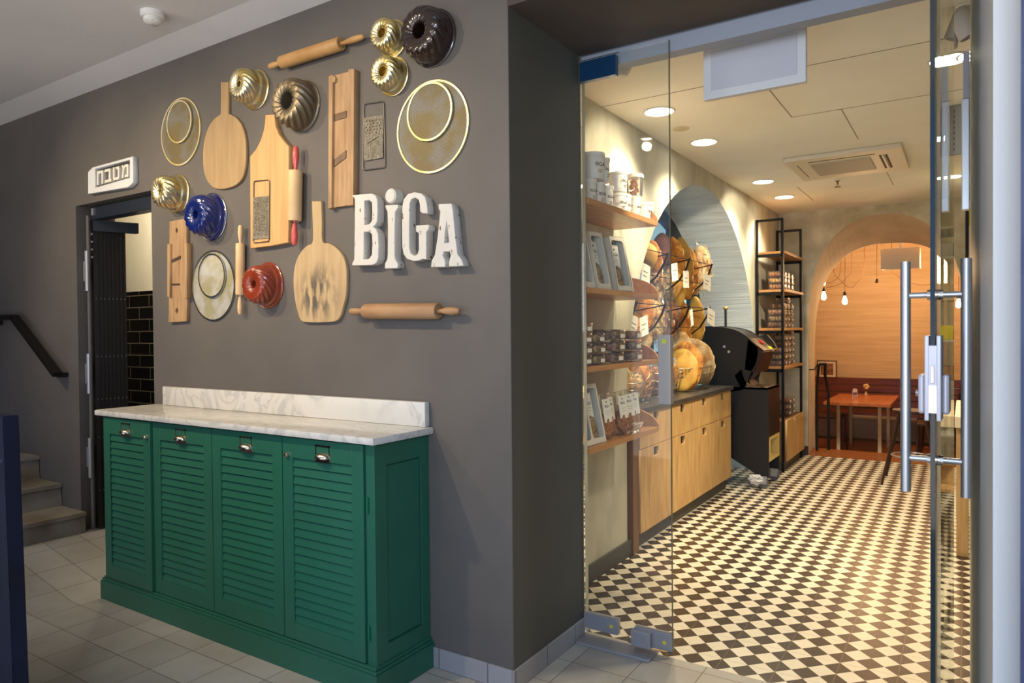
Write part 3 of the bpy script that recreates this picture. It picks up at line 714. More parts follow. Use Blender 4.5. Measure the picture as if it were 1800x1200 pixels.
o = boardp('paddle_board', 'knife-scarred wooden paddle board with grey stains, left of the white letters', 'board',
       [(467, 428), (474, 422), (512, 422), (519, 430), (522, 540), (525, 645), (560, 655), (600, 680), (638, 725), (658, 790), (660, 870), (655, 950), (640, 1010), (625, 1060), (595, 1088), (520, 1095), (440, 1094), (408, 1085), (392, 1050), (375, 980), (366, 900), (366, 830), (378, 760), (405, 705), (440, 668), (470, 650), (472, 560)],
       f5, .018, BD3, (562, 470))

# --- rolling pins
PINW = mat('rolling_pin_wood', rgb(192, 150, 96), .5, col2=rgb(170, 128, 76), scale=6, stretch=(1, 1, 1))
PINP = mat('pale_pin_wood', rgb(216, 184, 138), .5, col2=rgb(200, 166, 118), scale=6)
PINO = mat('old_pin_wood', rgb(172, 134, 96), .55, col2=rgb(148, 110, 76), scale=6, stretch=(.6, 3, 3))
PINK = mat('red_pink_handle_paint', rgb(200, 84, 78), .35, coat=.3)
def pin(label, a, b_, h0, h1, r, wm, hm, rh, wire=None):
    """a,b = body end pixels; h0,h1 = handle tips"""
    y = YW - r - .006
    A, Bp, H0, H1 = (at(*q, 1, y) for q in (a, b_, h0, h1))
    c = (A + Bp) / 2; d = (Bp - A).normalized(); L_ = (Bp - A).length
    t = thing('rolling_pin', label, 'rolling pin', Vector((c.x, YW, c.z)))
    oc = c - Vector((c.x, YW, c.z))
    B().lathe([(0, -L_ / 2), (r * .9, -L_ / 2), (r, -L_ / 2 + .006), (r, 0), (r, L_ / 2 - .006), (r * .9, L_ / 2), (0, L_ / 2)], oc, d, 28).obj('roller', wm, t, smooth=True)
    for tip, s in ((H0, -1), (H1, 1)):
        hl = (tip - c).length - L_ / 2
        pr = [(rh * .55, L_ / 2), (rh * .5, L_ / 2 + hl * .12), (rh * .85, L_ / 2 + hl * .35), (rh, L_ / 2 + hl * .6), (rh * .85, L_ / 2 + hl * .88), (rh * .5, L_ / 2 + hl * .98), (0, L_ / 2 + hl)]
        B().lathe(pr, oc, d * s, 18).obj('handle', hm, t, smooth=True)
    for s in (-.96, .96):
        q = oc + d * (L_ / 2 * s * 1.04)
        B().tube([q + Vector((0, r + .005, 0)), q + Vector((0, r * .3, -rh * .9)), q + Vector((0, -rh, -rh * .6)), q + Vector((0, -rh * 1.1, rh * .4))], .0013, 6).obj('hook', DSTEEL, t)
    return t
pin('honey wooden rolling pin hung at a slant near the top of the wall', (495, 110), (600, 76.5), (472.5, 121), (640, 66), .031, PINW, PINW, .015)
pin('old brown rolling pin hung level below the white letters', (642, 547), (771, 546.5), (615, 547), (808.5, 546), .034, PINO, PINO, .017)
pin('thick rolling pin with red handles, right of the cutting board', (519.5, 300), (518, 388.5), (520, 256), (515, 431.5), .034, PINP, PINK, .016)
pin('slim plain wooden rolling pin hung upright beside the red mold', (422.5, 428), (422, 518), (423.5, 395), (425, 553), .023, PINP, PINP, .013)

# --- graters
WIRE = mat('grey_wire', rgb(120, 116, 108), .35, .9)
GRT = mat('grater_tin', rgb(176, 168, 150), .4, .6, col2=rgb(140, 128, 104), scale=90, bump=.8, bscale=260)
def grater(label, frame, panel, y, extra):
    c = wp((frame[0][0] + frame[2][0]) / 2, (frame[0][1] + frame[2][1]) / 2, y); c.y = y
    t = thing('hand_grater', label, 'grater', c)
    fp = wpoly(frame, c, y - .004); pts = cat([(x, -.004, z) for x, z in fp], 1)
    # rounded loop
    loop = []
    n = len(fp)
    for i in range(n):
        p0, p1, p2 = Vector(fp[i - 1]), Vector(fp[i]), Vector(fp[(i + 1) % n]); r = .014
        a = p1 + (p0 - p1).normalized() * r; b_ = p1 + (p2 - p1).normalized() * r
        for k in range(5):
            s = k / 4; q = a * (1 - s) ** 2 + p1 * 2 * s * (1 - s) + b_ * s * s; loop.append((q.x, -.004, q.y))
    B().tube(loop, .0026, 8, True).obj('wire_frame', WIRE, t, smooth=True)
    pp = wpoly(panel, c, y - .004)
    P_ = lambda u, v: (Vector(pp[0]).lerp(Vector(pp[1]), u)).lerp(Vector(pp[3]).lerp(Vector(pp[2]), u), v)
    holes = []
    if extra:
        for r_ in range(5):
            for k in range(5):
                q = P_(.14 + .17 * k + (.06 if r_ % 2 else 0), .10 + .055 * r_ * 1.25); holes.append([(q.x + .0032 * math.cos(a * PI / 3), q.y + .0038 * math.sin(a * PI / 3)) for a in range(6)])
        holes.append([tuple(P_(.2, .60)), tuple(P_(.8, .48)), tuple(P_(.82, .495)), tuple(P_(.22, .62))])
    pl = plate('grating_panel', pp, holes, .003, GRT, t, y=-.003, bev=.0004)
    b = B()
    for k in range(0 if extra else 11):
        for r_ in range(26):
            q = P_(.09 + .082 * k + (.02 if r_ % 2 else 0), .06 + .034 * r_); b.box(q.x - .0013, q.x + .0013, -.0085, -.006, q.y - .0013, q.y + .0013)
    if extra:
        for k in range(8):
            for r_ in range(8):
                q = P_(.12 + .105 * k + (.03 if r_ % 2 else 0), .68 + .032 * r_); b.box(q.x - .001, q.x + .001, -.0085, -.006, q.y - .001, q.y + .001)
    b.obj('teeth', WIRE, t)
    return t
grater('flat steel hand grater with wire loop lying against the cutting board', [(446, 318.5), (473.5, 316), (473, 424), (445, 427)], [(446, 346.5), (473.5, 344), (473, 418), (445, 420.5)], YW - .030, False)
grater('flat steel grater with round holes and wire loops at both ends', [(639, 183), (674.5, 178), (677, 294), (638, 299.5)], [(640, 207), (673.5, 202), (673.5, 277), (640, 283)], YW - .002, True)

# --- wooden slicers (mandolines)
MW = mat('aged_slicer_wood', rgb(176, 142, 102), .6, col2=rgb(142, 108, 74), scale=6, stretch=(6, 1, .8), contrast=(.35, .75), bump=.15, bscale=12)
BLADE = mat('old_blade', rgb(104, 86, 72), .45, .6, col2=rgb(84, 66, 54), scale=20)
def slicer(label, base, rails, blades, holes, f, dp, c_px):
    c = wp(*c_px); t = thing('wooden_slicer', label, 'slicer', c)
    plate('board', wpoly(base, c, YW - dp, f), [cat(wpoly(h, c, YW - dp, f), 3) for h in holes], dp, MW, t, bev=.001)
    for r_ in rails: plate('side_rail', wpoly(r_, c, YW - dp - .012, f), [], dp + .014, MW, t, bev=.0015)
    for bl in blades: plate('blade', wpoly(bl, c, YW - dp, f), [], .0035, BLADE, t, y=-dp, bev=.0005)
    return t
slicer('long wooden slicer with two rails and a slanted blade, right of the tin mold',
       [(690, 500), (812, 468), (805, 770), (800, 1180), (795, 1352), (688, 1370)],
       [[(668, 505), (683, 494), (697, 496), (712, 512), (706, 540), (694, 545), (686, 1340), (688, 1368), (664, 1376)], [(796, 460), (822, 453), (836, 456), (833, 900), (830, 1352), (792, 1356), (795, 900), (803, 500)]],
       [[(692, 758), (787, 730), (785, 775), (690, 803)], [(692, 1062), (785, 990), (783, 1040), (688, 1112)]], [], f4, .018, (600, 245))
slicer('short wooden slicer with a hole at each end, next to the kitchen doorway',
       [(157, 410), (278, 388), (279, 570), (284, 960), (280, 1135), (150, 1145), (152, 960), (156, 570)],
       [[(142, 575), (162, 572), (160, 960), (142, 955)], [(262, 568), (283, 566), (286, 965), (264, 968)]],
       [[(172, 688), (240, 658), (240, 680), (172, 712)], [(166, 862), (234, 860), (234, 872), (166, 875)]],
       [[(200, 475), (208, 455), (218, 475), (208, 497)], [(198, 1060), (208, 1036), (220, 1060), (208, 1085)]], f3, .020, (313, 475))

# --- white letters
CHIP = mat('chipped_white_paint', rgb(206, 202, 192), .6, col2=rgb(198, 194, 184), scale=5, bump=.25, bscale=30)
add_stain(CHIP, 34, .63, .65, rgb(120, 92, 64), (1, 1, .7))
def letter(nm, label, outer, holes, y_dp=.045):
    xs_ = [p[0] for p in outer]; ys_ = [p[1] for p in outer]
    q = f5(sum(xs_) / len(xs_), sum(ys_) / len(ys_)); c = wp(*q)
    o = plate(nm, wpoly(outer, c, YW - y_dp, f5), [wpoly(h, c, YW - y_dp, f5) for h in holes], y_dp, CHIP, bev=.0025); o.location = c
    return tag(o, label, 'letter', 'white sign letters')
letter('sign_letter', 'chipped white block letter B', [(692, 388), (702, 386), (800, 379), (820, 390), (830, 412), (832, 470), (830, 530), (822, 550), (806, 563), (824, 578), (835, 605), (838, 670), (836, 735), (826, 764), (802, 776), (692, 779), (691, 766), (702, 745), (705, 560), (706, 420), (702, 402), (692, 395)],
       [[(758, 419), (785, 415), (799, 428), (802, 480), (799, 532), (785, 549), (757, 553)], [(756, 592), (785, 591), (800, 606), (803, 660), (800, 718), (785, 741), (752, 745)]])
t_i = thing('sign_letter', 'chipped white block letter i with a separate round dot', 'letter', wp(*f5(906, 620)), 'white sign letters')
c = t_i.location.copy()
plate('stem', wpoly([(875, 444), (945, 440), (945, 458), (930, 480), (927, 560), (927, 720), (930, 745), (945, 768), (943, 793), (872, 795), (873, 768), (885, 745), (888, 720), (889, 560), (887, 480), (877, 460)], c, YW - .045, f5), [], .045, CHIP, t_i, bev=.0025)
dc = Vector(wpoly([(901, 391)], c, YW - .05, f5)[0])
B().lathe([(0, .05), (.026, .05), (.032, .044), (.033, 0), (0, 0)], (dc.x, 0, dc.y), (0, -1, 0), 28).obj('dot', CHIP, t_i, smooth=True)
letter('sign_letter', 'chipped white block letter G', [(1111, 489), (1080, 489), (1068, 478), (1066, 436), (1058, 412), (1040, 402), (1020, 410), (1010, 432), (1008, 560), (1008, 680), (1016, 712), (1035, 726), (1054, 714), (1061, 690), (1060, 598), (1045, 590), (1045, 556), (1116, 551), (1116, 575), (1103, 592), (1103, 746), (1084, 741), (1062, 751), (1030, 754), (995, 742), (976, 715), (968, 670), (967, 560), (969, 450), (977, 410), (1000, 382), (1035, 371), (1072, 377), (1096, 398), (1106, 440)], [])
letter('sign_letter', 'chipped white block letter A', [(1170, 437), (1242, 434), (1250, 470), (1262, 600), (1275, 715), (1296, 742), (1310, 779), (1228, 785), (1228, 757), (1238, 722), (1232, 700), (1200, 701), (1193, 722), (1206, 750), (1208, 786), (1128, 788), (1132, 752), (1150, 718), (1165, 620), (1180, 480), (1171, 462)], [[(1214, 530), (1220, 560), (1228, 650), (1201, 655), (1206, 590)]])

# --- kitchen sign with Hebrew lettering
f1 = lambda x, y: (x / 3, y / 3)
c = wp(*f1(580, 930)); ks = thing('kitchen_sign', 'white cut-corner frame sign with Hebrew letters above the doorway', 'sign', c)
dp = .03
plate('frame', wpoly([(464, 907), (488, 882), (700, 824), (702, 960), (676, 986), (464, 1023)], c, YW - dp, f1), [wpoly([(500, 890), (684, 842), (684, 936), (500, 990)], c, YW - dp, f1)], dp, mat('white_sign_paint', rgb(214, 214, 212), .5), ks, bev=.002)
def glyph(polys, u0, u1):
    tl, tr, br, bl = (Vector(q) for q in wpoly([(508, 903), (672, 862), (672, 930), (508, 975)], c, YW - dp, f1))
    for pl in polys:
        out = [tuple((tl.lerp(tr, u0 + (u1 - u0) * u)).lerp(bl.lerp(br, u0 + (u1 - u0) * u), v)) for u, v in pl]
        yield out
T_ = .24
G_HET = [[(.0, .0), (1, .0), (1, 1), (.76, 1), (.76, .2), (.24, .2), (.24, 1), (0, 1)]]
G_BET = [[(0, 0), (.85, 0), (.88, .1), (.88, .8), (1, .8), (1, 1), (0, 1), (0, .8), (.62, .8), (.62, .2), (0, .2)]]
G_TET = [[(0, 0), (.24, 0), (.24, .8), (.76, .8), (.76, .2), (.5, .2), (.42, .02), (.9, .0), (1, .1), (1, .85), (.85, 1), (.12, 1), (0, .85)]]
G_MEM = [[(0, 0), (.2, 0), (.3, .14), (.5, 0), (.85, 0), (1, .14), (1, 1), (.5, 1), (.5, .8), (.76, .8), (.76, .25), (.66, .2), (.5, .2), (.36, .4), (.26, 1), (.02, 1), (.18, .3)]]
for g, (u0, u1) in zip((G_HET, G_BET, G_TET, G_MEM), ((.0, .19), (.25, .46), (.52, .72), (.79, 1.0))):
    for out in glyph(g, u0, u1): plate('hebrew_letter', out, [], dp - .004, mat('cream_sign_paint', rgb(222, 216, 200), .5), ks, bev=.001)
# ================================================================== GLASS DOOR AND PANEL
O = Vector((-1.28, YD, 0))
gp = thing('glass_door', 'narrow frameless glass panel closed beside the dark reveal wall', 'glass door', O)
GX0, GX1 = XR + .012, -1.062
B(O).box(GX0, GX1, YD - .005, YD + .005, .02, 2.66).obj('glass_pane', GLASS, gp, loc=(0, 0, 0))
b = B(O).box(GX1, GX1 + .003, YD - .005, YD + .005, .02, 2.66); b.obj('pane_edge', mat('edge_green_grey', rgb(96, 96, 72), .3), gp, loc=(0, 0, 0))
b = B(O).box(GX0 - .008, GX0 - .003, YD - .006, YD + .006, .0, 2.68); b.obj('wall_seal', mat('seal_profile', rgb(150, 140, 110), .25, .8), gp, loc=(0, 0, 0))
SATIN = mat('satin_patch_steel', rgb(150, 150, 152), .35, .35)
f = B(O).box(GX0, GX0 + .17, YD - .016, YD + .016, .045, .115, .003).obj('patch_fitting', SATIN, gp, loc=(0, 0, 0))
YDOT = mat('yellow_sticker', rgb(206, 186, 60), .5)
B(O).lathe([(0, .0005), (.009, .0005), (.009, 0), (0, 0)], (GX0 + .14, YD - .0165, .08), (0, -1, 0), 16).obj('sticker', YDOT, f, loc=(0, 0, 0))
f = B(O).box(GX1 - .17, GX1 + .002, YD - .016, YD + .016, .03, .105, .003).obj('patch_fitting', SATIN, gp, loc=(0, 0, 0))
B(O).lathe([(0, .0005), (.009, .0005), (.009, 0), (0, 0)], (GX1 - .03, YD - .0165, .065), (0, -1, 0), 16).obj('sticker', YDOT, f, loc=(0, 0, 0))
b = B(O).box(GX1 - .175, GX1 - .085, YD - .045, YD - .016, .03, .10, .003); b.lathe([(0, .002), (.007, .002), (.007, 0), (0, 0)], (GX1 - .12, YD - .046, .07), (0, -1, 0), 12)
b.obj('floor_lock', SATIN, gp, loc=(0, 0, 0))
B(O).box(GX0, GX0 + .18, YD - .016, YD + .016, 2.56, 2.65, .003).obj('top_patch_fitting', mat('blue_film_patch', rgb(24, 62, 98), .3, .3), gp, loc=(0, 0, 0))
f = B(O).box(-1.112, -1.056, YD - .02, YD + .02, 1.10, 1.40, .003).obj('strike_box', mat('satin_lock_box', rgb(160, 154, 146), .4, .15), gp, loc=(0, 0, 0))
B(O).lathe([(0, .0006), (.011, .0006), (.011, 0), (0, 0)], (-1.083, YD - .0205, 1.372), (0, -1, 0), 20).obj('sticker', mat('lime_sticker', rgb(190, 200, 50), .5), f, loc=(0, 0, 0))
O = Vector((-1.27, 2.86, 0))
cp = thing('closer_plate', 'scuffed steel floor plate under the narrow glass panel', 'floor plate', O)
B(O).box(XR + .015, -1.13, 2.80, 2.925, 0, .012, .002).obj('plate', SATIN, cp, loc=(0, 0, 0))

# leaf standing open towards the camera
E0, E1 = Vector((-.0665, 2.05, 0)), Vector((-.0345, 2.86, 0))
dl = (E1 - E0).normalized(); nl = Vector((dl.y, -dl.x, 0))
M_ = Matrix(((dl.x, nl.x, 0, E0.x), (dl.y, nl.y, 0, E0.y), (0, 0, 1, 0), (0, 0, 0, 1)))
lf = thing('glass_door', 'open glass door leaf seen edge-on with long steel pull handles', 'glass door', E0)
lf.matrix_world = M_
LL = (E1 - E0).length
B().box(.004, LL, -.005, .005, .02, 2.66).obj('glass_pane', LGLASS, lf)
B().box(0, .004, -.0055, .0055, .02, 2.66).obj('pane_edge', GEDGE, lf)
ph = B()
for s in (-1, 1): ph.tube([(.08, s * .068, .985), (.08, s * .068, 1.595)], .0125, 20)
pho = ph.obj('pull_handle', STEEL, lf, smooth=True)
b = B()
for z in (1.075, 1.505): b.tube([(.08, -.066, z), (.08, .066, z)], .008, 14)
b.obj('crossbar', STEEL, pho, smooth=True)
b = B()
for z in (1.075, 1.505):
    for s in (-1, 1): b.tube([(.08, s * .006, z), (.08, s * .018, z)], .014, 16)
b.obj('collar', CHROME, pho, smooth=True)
LK = mat('lock_steel', rgb(184, 182, 188), .35, .45)
lk = B().box(-.004, .075, -.018, -.008, 1.185, 1.40, .002).box(-.004, .075, .008, .018, 1.185, 1.40, .002).box(-.003, .01, -.010, .010, 1.205, 1.375, .001).obj('edge_lock', LK, lf)
B().box(-.008, -.003, -.004, .004, 1.28, 1.325, .001).box(-.0045, -.003, -.009, .009, 1.205, 1.275).obj('lock_bolt', CHROME, lk)
B().box(.02, .09, -.034, -.018, 1.20, 1.30, .006).obj('lock_case', LK, lk)
B().box(.02, .09, .018, .034, 1.20, 1.30, .006).obj('lock_case', LK, lk)
b = B().tube([(.055, -.034, 1.25), (.055, -.042, 1.25)], .008, 12); b.obj('key_cylinder', CHROME, lk)
B().box(LL - .16, LL, -.016, .016, .02, .10, .003).obj('patch_fitting', SATIN, lf)
B().box(LL - .16, LL, -.016, .016, 2.58, 2.66, .003).obj('patch_fitting', SATIN, lf)
# steel closing profile on the jamb
O = Vector((.012, 2.93, 2.2))
vs_ = thing('jamb_profile', 'short vertical steel profile fixed high on the white jamb', 'bracket', O)
B(O).box(-.008, .016, 2.925, 2.95, 1.83, 2.22, .003).obj('rail', STEEL, vs_, loc=(0, 0, 0))
B(O).box(-.004, .016, 2.925, 2.96, 2.22, 2.38, .003).obj('cover', mat('pale_grey_plastic', rgb(190, 192, 202), .4), vs_, loc=(0, 0, 0))

# ================================================================== SHOP CEILING THINGS
for i, (x, y) in enumerate(DOWN + [(-.06, 4.05), (.06, 4.05), (-.1, 5.7), (-.1, 7.2)]):
    nmz = ['nearest the glass panel', 'second from the glass panel', 'third from the glass panel', 'farthest, by the end wall'][i] if i < 4 else ['left one of the pair beside the glass door leaf', 'right one of the pair beside the white jamb', 'halfway down the right side', 'far down the right side'][i - 4]
    t = thing('downlight', 'round lit ceiling downlight ' + (('along the left wall, ' if i < 4 else '') + nmz), 'downlight', (x, y, CEIL), 'recessed ceiling downlights')
    R_ = .085 if i < 6 else .08
    B().lathe([(R_, 0), (R_ + .012, 0), (R_ + .010, -.006), (R_, -.007), (R_, 0)], seg=36).obj('ring', WHITER, t, smooth=True)
    B().lathe([(0, -.003), (R_, -.003)], seg=36).obj('diffuser', GLOW, t)
def hang_panel():
    Y = 3.15; tl, br = at(1238, 90, 1, Y), at(1418, 152, 1, Y)
    x0, x1 = tl.x, br.x; z1, z0 = 2.685, 2.452
    c = Vector(((x0 + x1) / 2, Y, z0)); t = thing('hanging_sign', 'blank grey-white framed sign panel hanging by chains inside the entrance', 'sign', c)
    b = B(c).box(x0, x1, Y - .016, Y + .016, z0, z1, .003); b.obj('frame', mat('sign_frame_white', rgb(206, 208, 210), .45), t, loc=(0, 0, 0))
    B(c).box(x0 + .035, x1 - .035, Y - .020, Y + .020, z0 + .035, z1 - .025, .001).obj('face', mat('sign_face_grey', rgb(190, 192, 200), .3, coat=.4), t, loc=(0, 0, 0))
    for x in (x0 + .09, x1 - .10):
        b = B(c)
        for k in range(3):
            zc_ = z1 + .006 + k * .015
            b.tube([(x + (.004 if k % 2 == 0 else 0) * math.cos(a), Y + (.004 if k % 2 else 0) * math.cos(a), zc_ + .009 * math.sin(a)) for a in [2 * PI * q / 10 for q in range(10)]], .0012, 5, True)
        b.obj('chain', STEEL, t, loc=(0, 0, 0))
    b = B(c).tube([(x0 + .09, Y, z1 + .005), (x0 + .13, Y + .02, z1 + .03), (x0 + .2, Y + .04, z1 + .015), (x0 + .25, Y + .05, 2.73)], .003, 6); b.obj('cable', WHITEP, t, smooth=True, loc=(0, 0, 0))
hang_panel()
# cassette air conditioner
t = thing('ceiling_air_conditioner', 'white cassette air conditioner in the shop ceiling', 'air conditioner', (-.77, 6.08, CEIL))
ACM = mat('ac_white', rgb(214, 206, 188), .5)
B().box(-.40, .40, -.42, .42, -.035, 0, .012).obj('frame', ACM, t)
b = B().box(-.24, .18, -.22, .22, -.043, -.034, .002); b.obj('intake_panel', mat('ac_intake_grey', rgb(168, 162, 148), .6), t)
b = B().box(-.24, .22, -.315, -.30, -.0365, -.034); b.box(.24, .255, -.25, .25, -.0365, -.034).box(.28, .295, -.25, .25, -.0365, -.034); b.box(-.33, -.325, -.25, .25, -.0365, -.034)
b.obj('air_slot', mat('slot_dark', rgb(56, 52, 46), .7), t)
B().box(.262, .275, -.25, .25, -.045, -.034, .002).obj('louver', ACM, t)
t = thing('sprinkler', 'small brass ceiling sprinkler beyond the air conditioner', 'sprinkler', (-.945, 6.82, CEIL))
BR = mat('dull_brass', rgb(110, 88, 52), .4, .8)
b = B().lathe([(0, 0), (.02, 0), (.02, -.004), (.007, -.006), (.007, -.03), (0, -.03)], seg=16); b.obj('stem', BR, t)
b = B().lathe([(0, -.052), (.028, -.052), (.028, -.055), (0, -.055)], seg=16); b.tube([(-.006, 0, -.03), (-.012, 0, -.04), (0, 0, -.053)], .002, 6); b.tube([(.006, 0, -.03), (.012, 0, -.04), (0, 0, -.053)], .002, 6); b.obj('deflector', BR, t)
# small ceiling items near the glass panel
p = at(1052, 128, 2, CEIL); t = thing('ceiling_speaker', 'round beige ceiling cover next to the security camera', 'ceiling cover', p); B().lathe([(0, -.006), (.055, -.006), (.06, 0), (0, 0)], seg=28).obj('cover', mat('beige_cover', rgb(198, 188, 160), .6), t, smooth=True)
p = at(1197, 226, 2, CEIL); t = thing('ceiling_speaker', 'small flat round ceiling cover between the first two downlights', 'ceiling cover', p); B().lathe([(0, -.004), (.05, -.004), (.055, 0), (0, 0)], seg=28).obj('cover', MATS['beige_cover'], t, smooth=True)
p = at(1092, 108, 2, CEIL); t = thing('security_camera', 'white dome security camera on the ceiling behind the glass', 'camera', p)
B().lathe([(0, 0), (.055, 0), (.05, -.03), (.045, -.05), (.03, -.075), (0, -.085)], seg=24).obj('housing', WHITEP, t, smooth=True); B().box(-.035, -.01, -.052, -.03, -.05, -.03, .003).obj('lens', BLACK, t)
t = thing('corridor_spotlight', 'round lit spotlight on the corridor ceiling, mirrored in the glass panel', 'spotlight', (-2.12, .52, 3.0))
B().lathe([(0, 0), (.075, 0), (.075, -.07), (.062, -.07), (.055, -.055), (0, -.055)], seg=28).obj('housing', WHITEP, t, smooth=True); B().lathe([(0, -.058), (.045, -.058)], seg=24).obj('lamp_face', mat('spot_glow', (1, 1, 1, 1), .5, emit=((1, .9, .7, 1), 45)), t)
def spot(loc, ax, label):
    t = thing('track_spotlight', label, 'spotlight', loc, 'ceiling spotlights')
    a = Vector(ax).normalized(); top = Vector((0, 0, 0))
    B().tube([top, (0, 0, -.05)], .006, 8).obj('stem', WHITEP, t); B().lathe([(0, 0), (.03, 0), (.03, -.008), (0, -.008)], seg=18).obj('canopy', WHITEP, t)
    c = Vector((0, 0, -.075)); B().lathe([(0, -.055), (.036, -.055), (.040, -.05), (.040, .055), (.035, .057), (.033, .03), (0, .03)], c, a, 24).obj('head', mat('grey_white_metal', rgb(176, 174, 170), .5), t, smooth=True)
spot((-.055, 3.50, CEIL), (-.15, .1, -.9), 'left of two white cylindrical spotlights above the open door')
spot((.0, 3.42, CEIL), (.35, .1, -.9), 'right of two white cylindrical spotlights above the open door')

# ================================================================== LEFT WALL SHELVES
SHZ = [(2.025, .03), (1.600, .028), (1.222, .028), (.828, .028)]
names = ['top', 'second', 'third', 'lowest']
XF = -1.50
for (z, th), nm in zip(SHZ, names):
    O = Vector((-1.64, 3.4, z)); t = thing('wall_shelf', f'honey wood wall shelf behind the glass panel, {nm} of the four', 'shelf', O, 'wooden wall shelves behind the glass')
    B(O).box(XS + .003, XF, 2.99, 3.90, z, z + th, .003).obj('board', WOODSH, t, loc=(0, 0, 0))
    # quarter-round end
    n_ = 14; ph_ = .115; pl = [(XS + .003, z + th)] + [(XS + .003 + (XF - XS - .003) * math.sin(k / n_ * PI / 2), z + th + ph_ * math.cos(k / n_ * PI / 2) ** 1.0) for k in range(n_ + 1)]
    B(O).prism(pl, 'XZ', 3.885, 3.90).obj('end_panel', WOODSH, t, loc=(0, 0, 0))

# ---- white jars on the top shelf
def jar(r, h, lid_h=.014, lid_over=.003, lab=True):
    t = bpy.data.objects.new('jar', None); COL.objects.link(t)
    B().lathe([(0, 0), (r * .90, 0), (r * .93, .003), (r, h * .9), (r * .96, h - .004), (0, h - .004)], seg=28).obj('tub', WHITEP, t, smooth=True)
    B().lathe([(0, h + lid_h * .45), (r * .9, h + lid_h * .45), (r + lid_over, h + lid_h * .4), (r + lid_over, h - lid_h * .55), (r, h - lid_h * .55)], seg=28).obj('lid', mat('lid_plastic', rgb(236, 232, 220), .4), t, smooth=True)
    if lab:
        n_ = 10; b = B(); R1 = r * 1.005
        a0, a1 = -1.35, .9
        g = [[b.bm.verts.new(((R1 * (.93 + .07 * v)) * math.cos(a0 + (a1 - a0) * k / n_), (R1 * (.93 + .07 * v)) * math.sin(a0 + (a1 - a0) * k / n_), h * (.12 + .68 * v))) for k in range(n_ + 1)] for v in (0, 1)]
        for k in range(n_): b.bm.faces.new((g[0][k], g[0][k + 1], g[1][k + 1], g[1][k]))
        l = b.obj('label', LABEL, t, smooth=True)
        a = -.45; R2 = R1 * .985 + .001
        mw = Matrix.Translation((R2 * math.cos(a), R2 * math.sin(a), h * .55)) @ Matrix.Rotation(a, 4, 'Z') @ FACE_X
        text('printed_name', 'BIGA', min(h * .22, r * .62), t, mw)
        b = B(); 
        for (z_, s_) in ((.33, .5), (.25, .4)): b.box(0, .0006, -r * s_ / 2, r * s_ / 2, h * z_ - .0012, h * z_ + .0012)
        o = b.obj('printed_lines', INK, t); o.matrix_local = Matrix.Translation((R2 * math.cos(a), R2 * math.sin(a), 0)) @ Matrix.Rotation(a, 4, 'Z')
    return t
small = jar(.033, .118, .018); med = jar(.050, .100, .014, .004); big = jar(.056, .125, .016, .005)
GJ = 'white plastic jars on the top shelf'
def put(src, loc, label, cat_, group, rz=0, first={}):
    o = src if src.name not in first else copy_tree(src)
    first[src.name] = first.get(src.name, 0) + 1
    o.location = loc; o.rotation_euler = (0, 0, rz); tag(o, label, cat_, group); return o
ZT = 2.055
def Yat(px, x=-1.60, py=340): return at(px, py, 0, x).y
xj = -1.585
row = [(1037, small, 'at the left end behind the door seal'), (1052, small, 'second from the left, under the large stacked tub'), (1067, small, 'third from the left, standing alone')]
for px, s_, d_ in row: put(s_, (xj, Yat(px, xj), ZT), 'small white jar with printed label, ' + d_, 'jar', GJ)
put(med, (xj, Yat(1086, xj), ZT), 'squat white tub with label, under another squat tub', 'jar', GJ)
put(med, (xj, Yat(1086.5, xj), ZT + .1155), 'wide-lidded white tub stacked on a squat tub', 'jar', GJ, .2)
for px, d_ in ((1105, 'in shadow right of the stacked squat tubs'), (1115, 'in front of the cookie tub'), (1139, 'brightly lit at the right end of the shelf')):
    put(small, (xj - .02 if px == 1105 else xj, Yat(px, xj), ZT), 'small white jar ' + d_, 'jar', GJ, .3)
put(med, (xj, Yat(1129, xj), ZT), 'squat white tub brightly lit, second from the right end', 'jar', GJ, .4)
put(big, (xj, Yat(1043, xj), ZT + .1305), 'large white tub with pink and black label stacked on small jars', 'jar', GJ)
put(small, (xj + .01, Yat(1057.5, xj), ZT + .131), 'small white jar stacked beside the large stacked tub', 'jar', GJ, .2)
# open clear tub with cookies
CK = mat('golden_cookies', rgb(206, 146, 62), .6, col2=rgb(160, 92, 40), scale=22)
t = thing('cookie_tub', 'clear tub of golden cookies with white lid on the top shelf', 'jar', (xj - .01, Yat(1118, xj), ZT + .133), GJ)
B().lathe([(0, 0), (.045, 0), (.05, .105), (.046, .105), (.042, .003), (0, .003)], seg=28).obj('tub', CLEARP, t, smooth=True)
B().lathe([(0, .125), (.05, .125), (.053, .12), (.053, .105), (0, .105)], seg=28).obj('lid', MATS['lid_plastic'], t, smooth=True)
b = B()
for k in range(14): b.blob((random.uniform(-.024, .024), random.uniform(-.024, .024), .015 + .006 * k), (.018, .018, .007), .1, 3, 2, Vector((random.random(), random.random(), 1)).to_track_quat('Z', 'Y'), k)
o = b.obj('cookies', CK, t, smooth=True); o['kind'] = 'stuff'

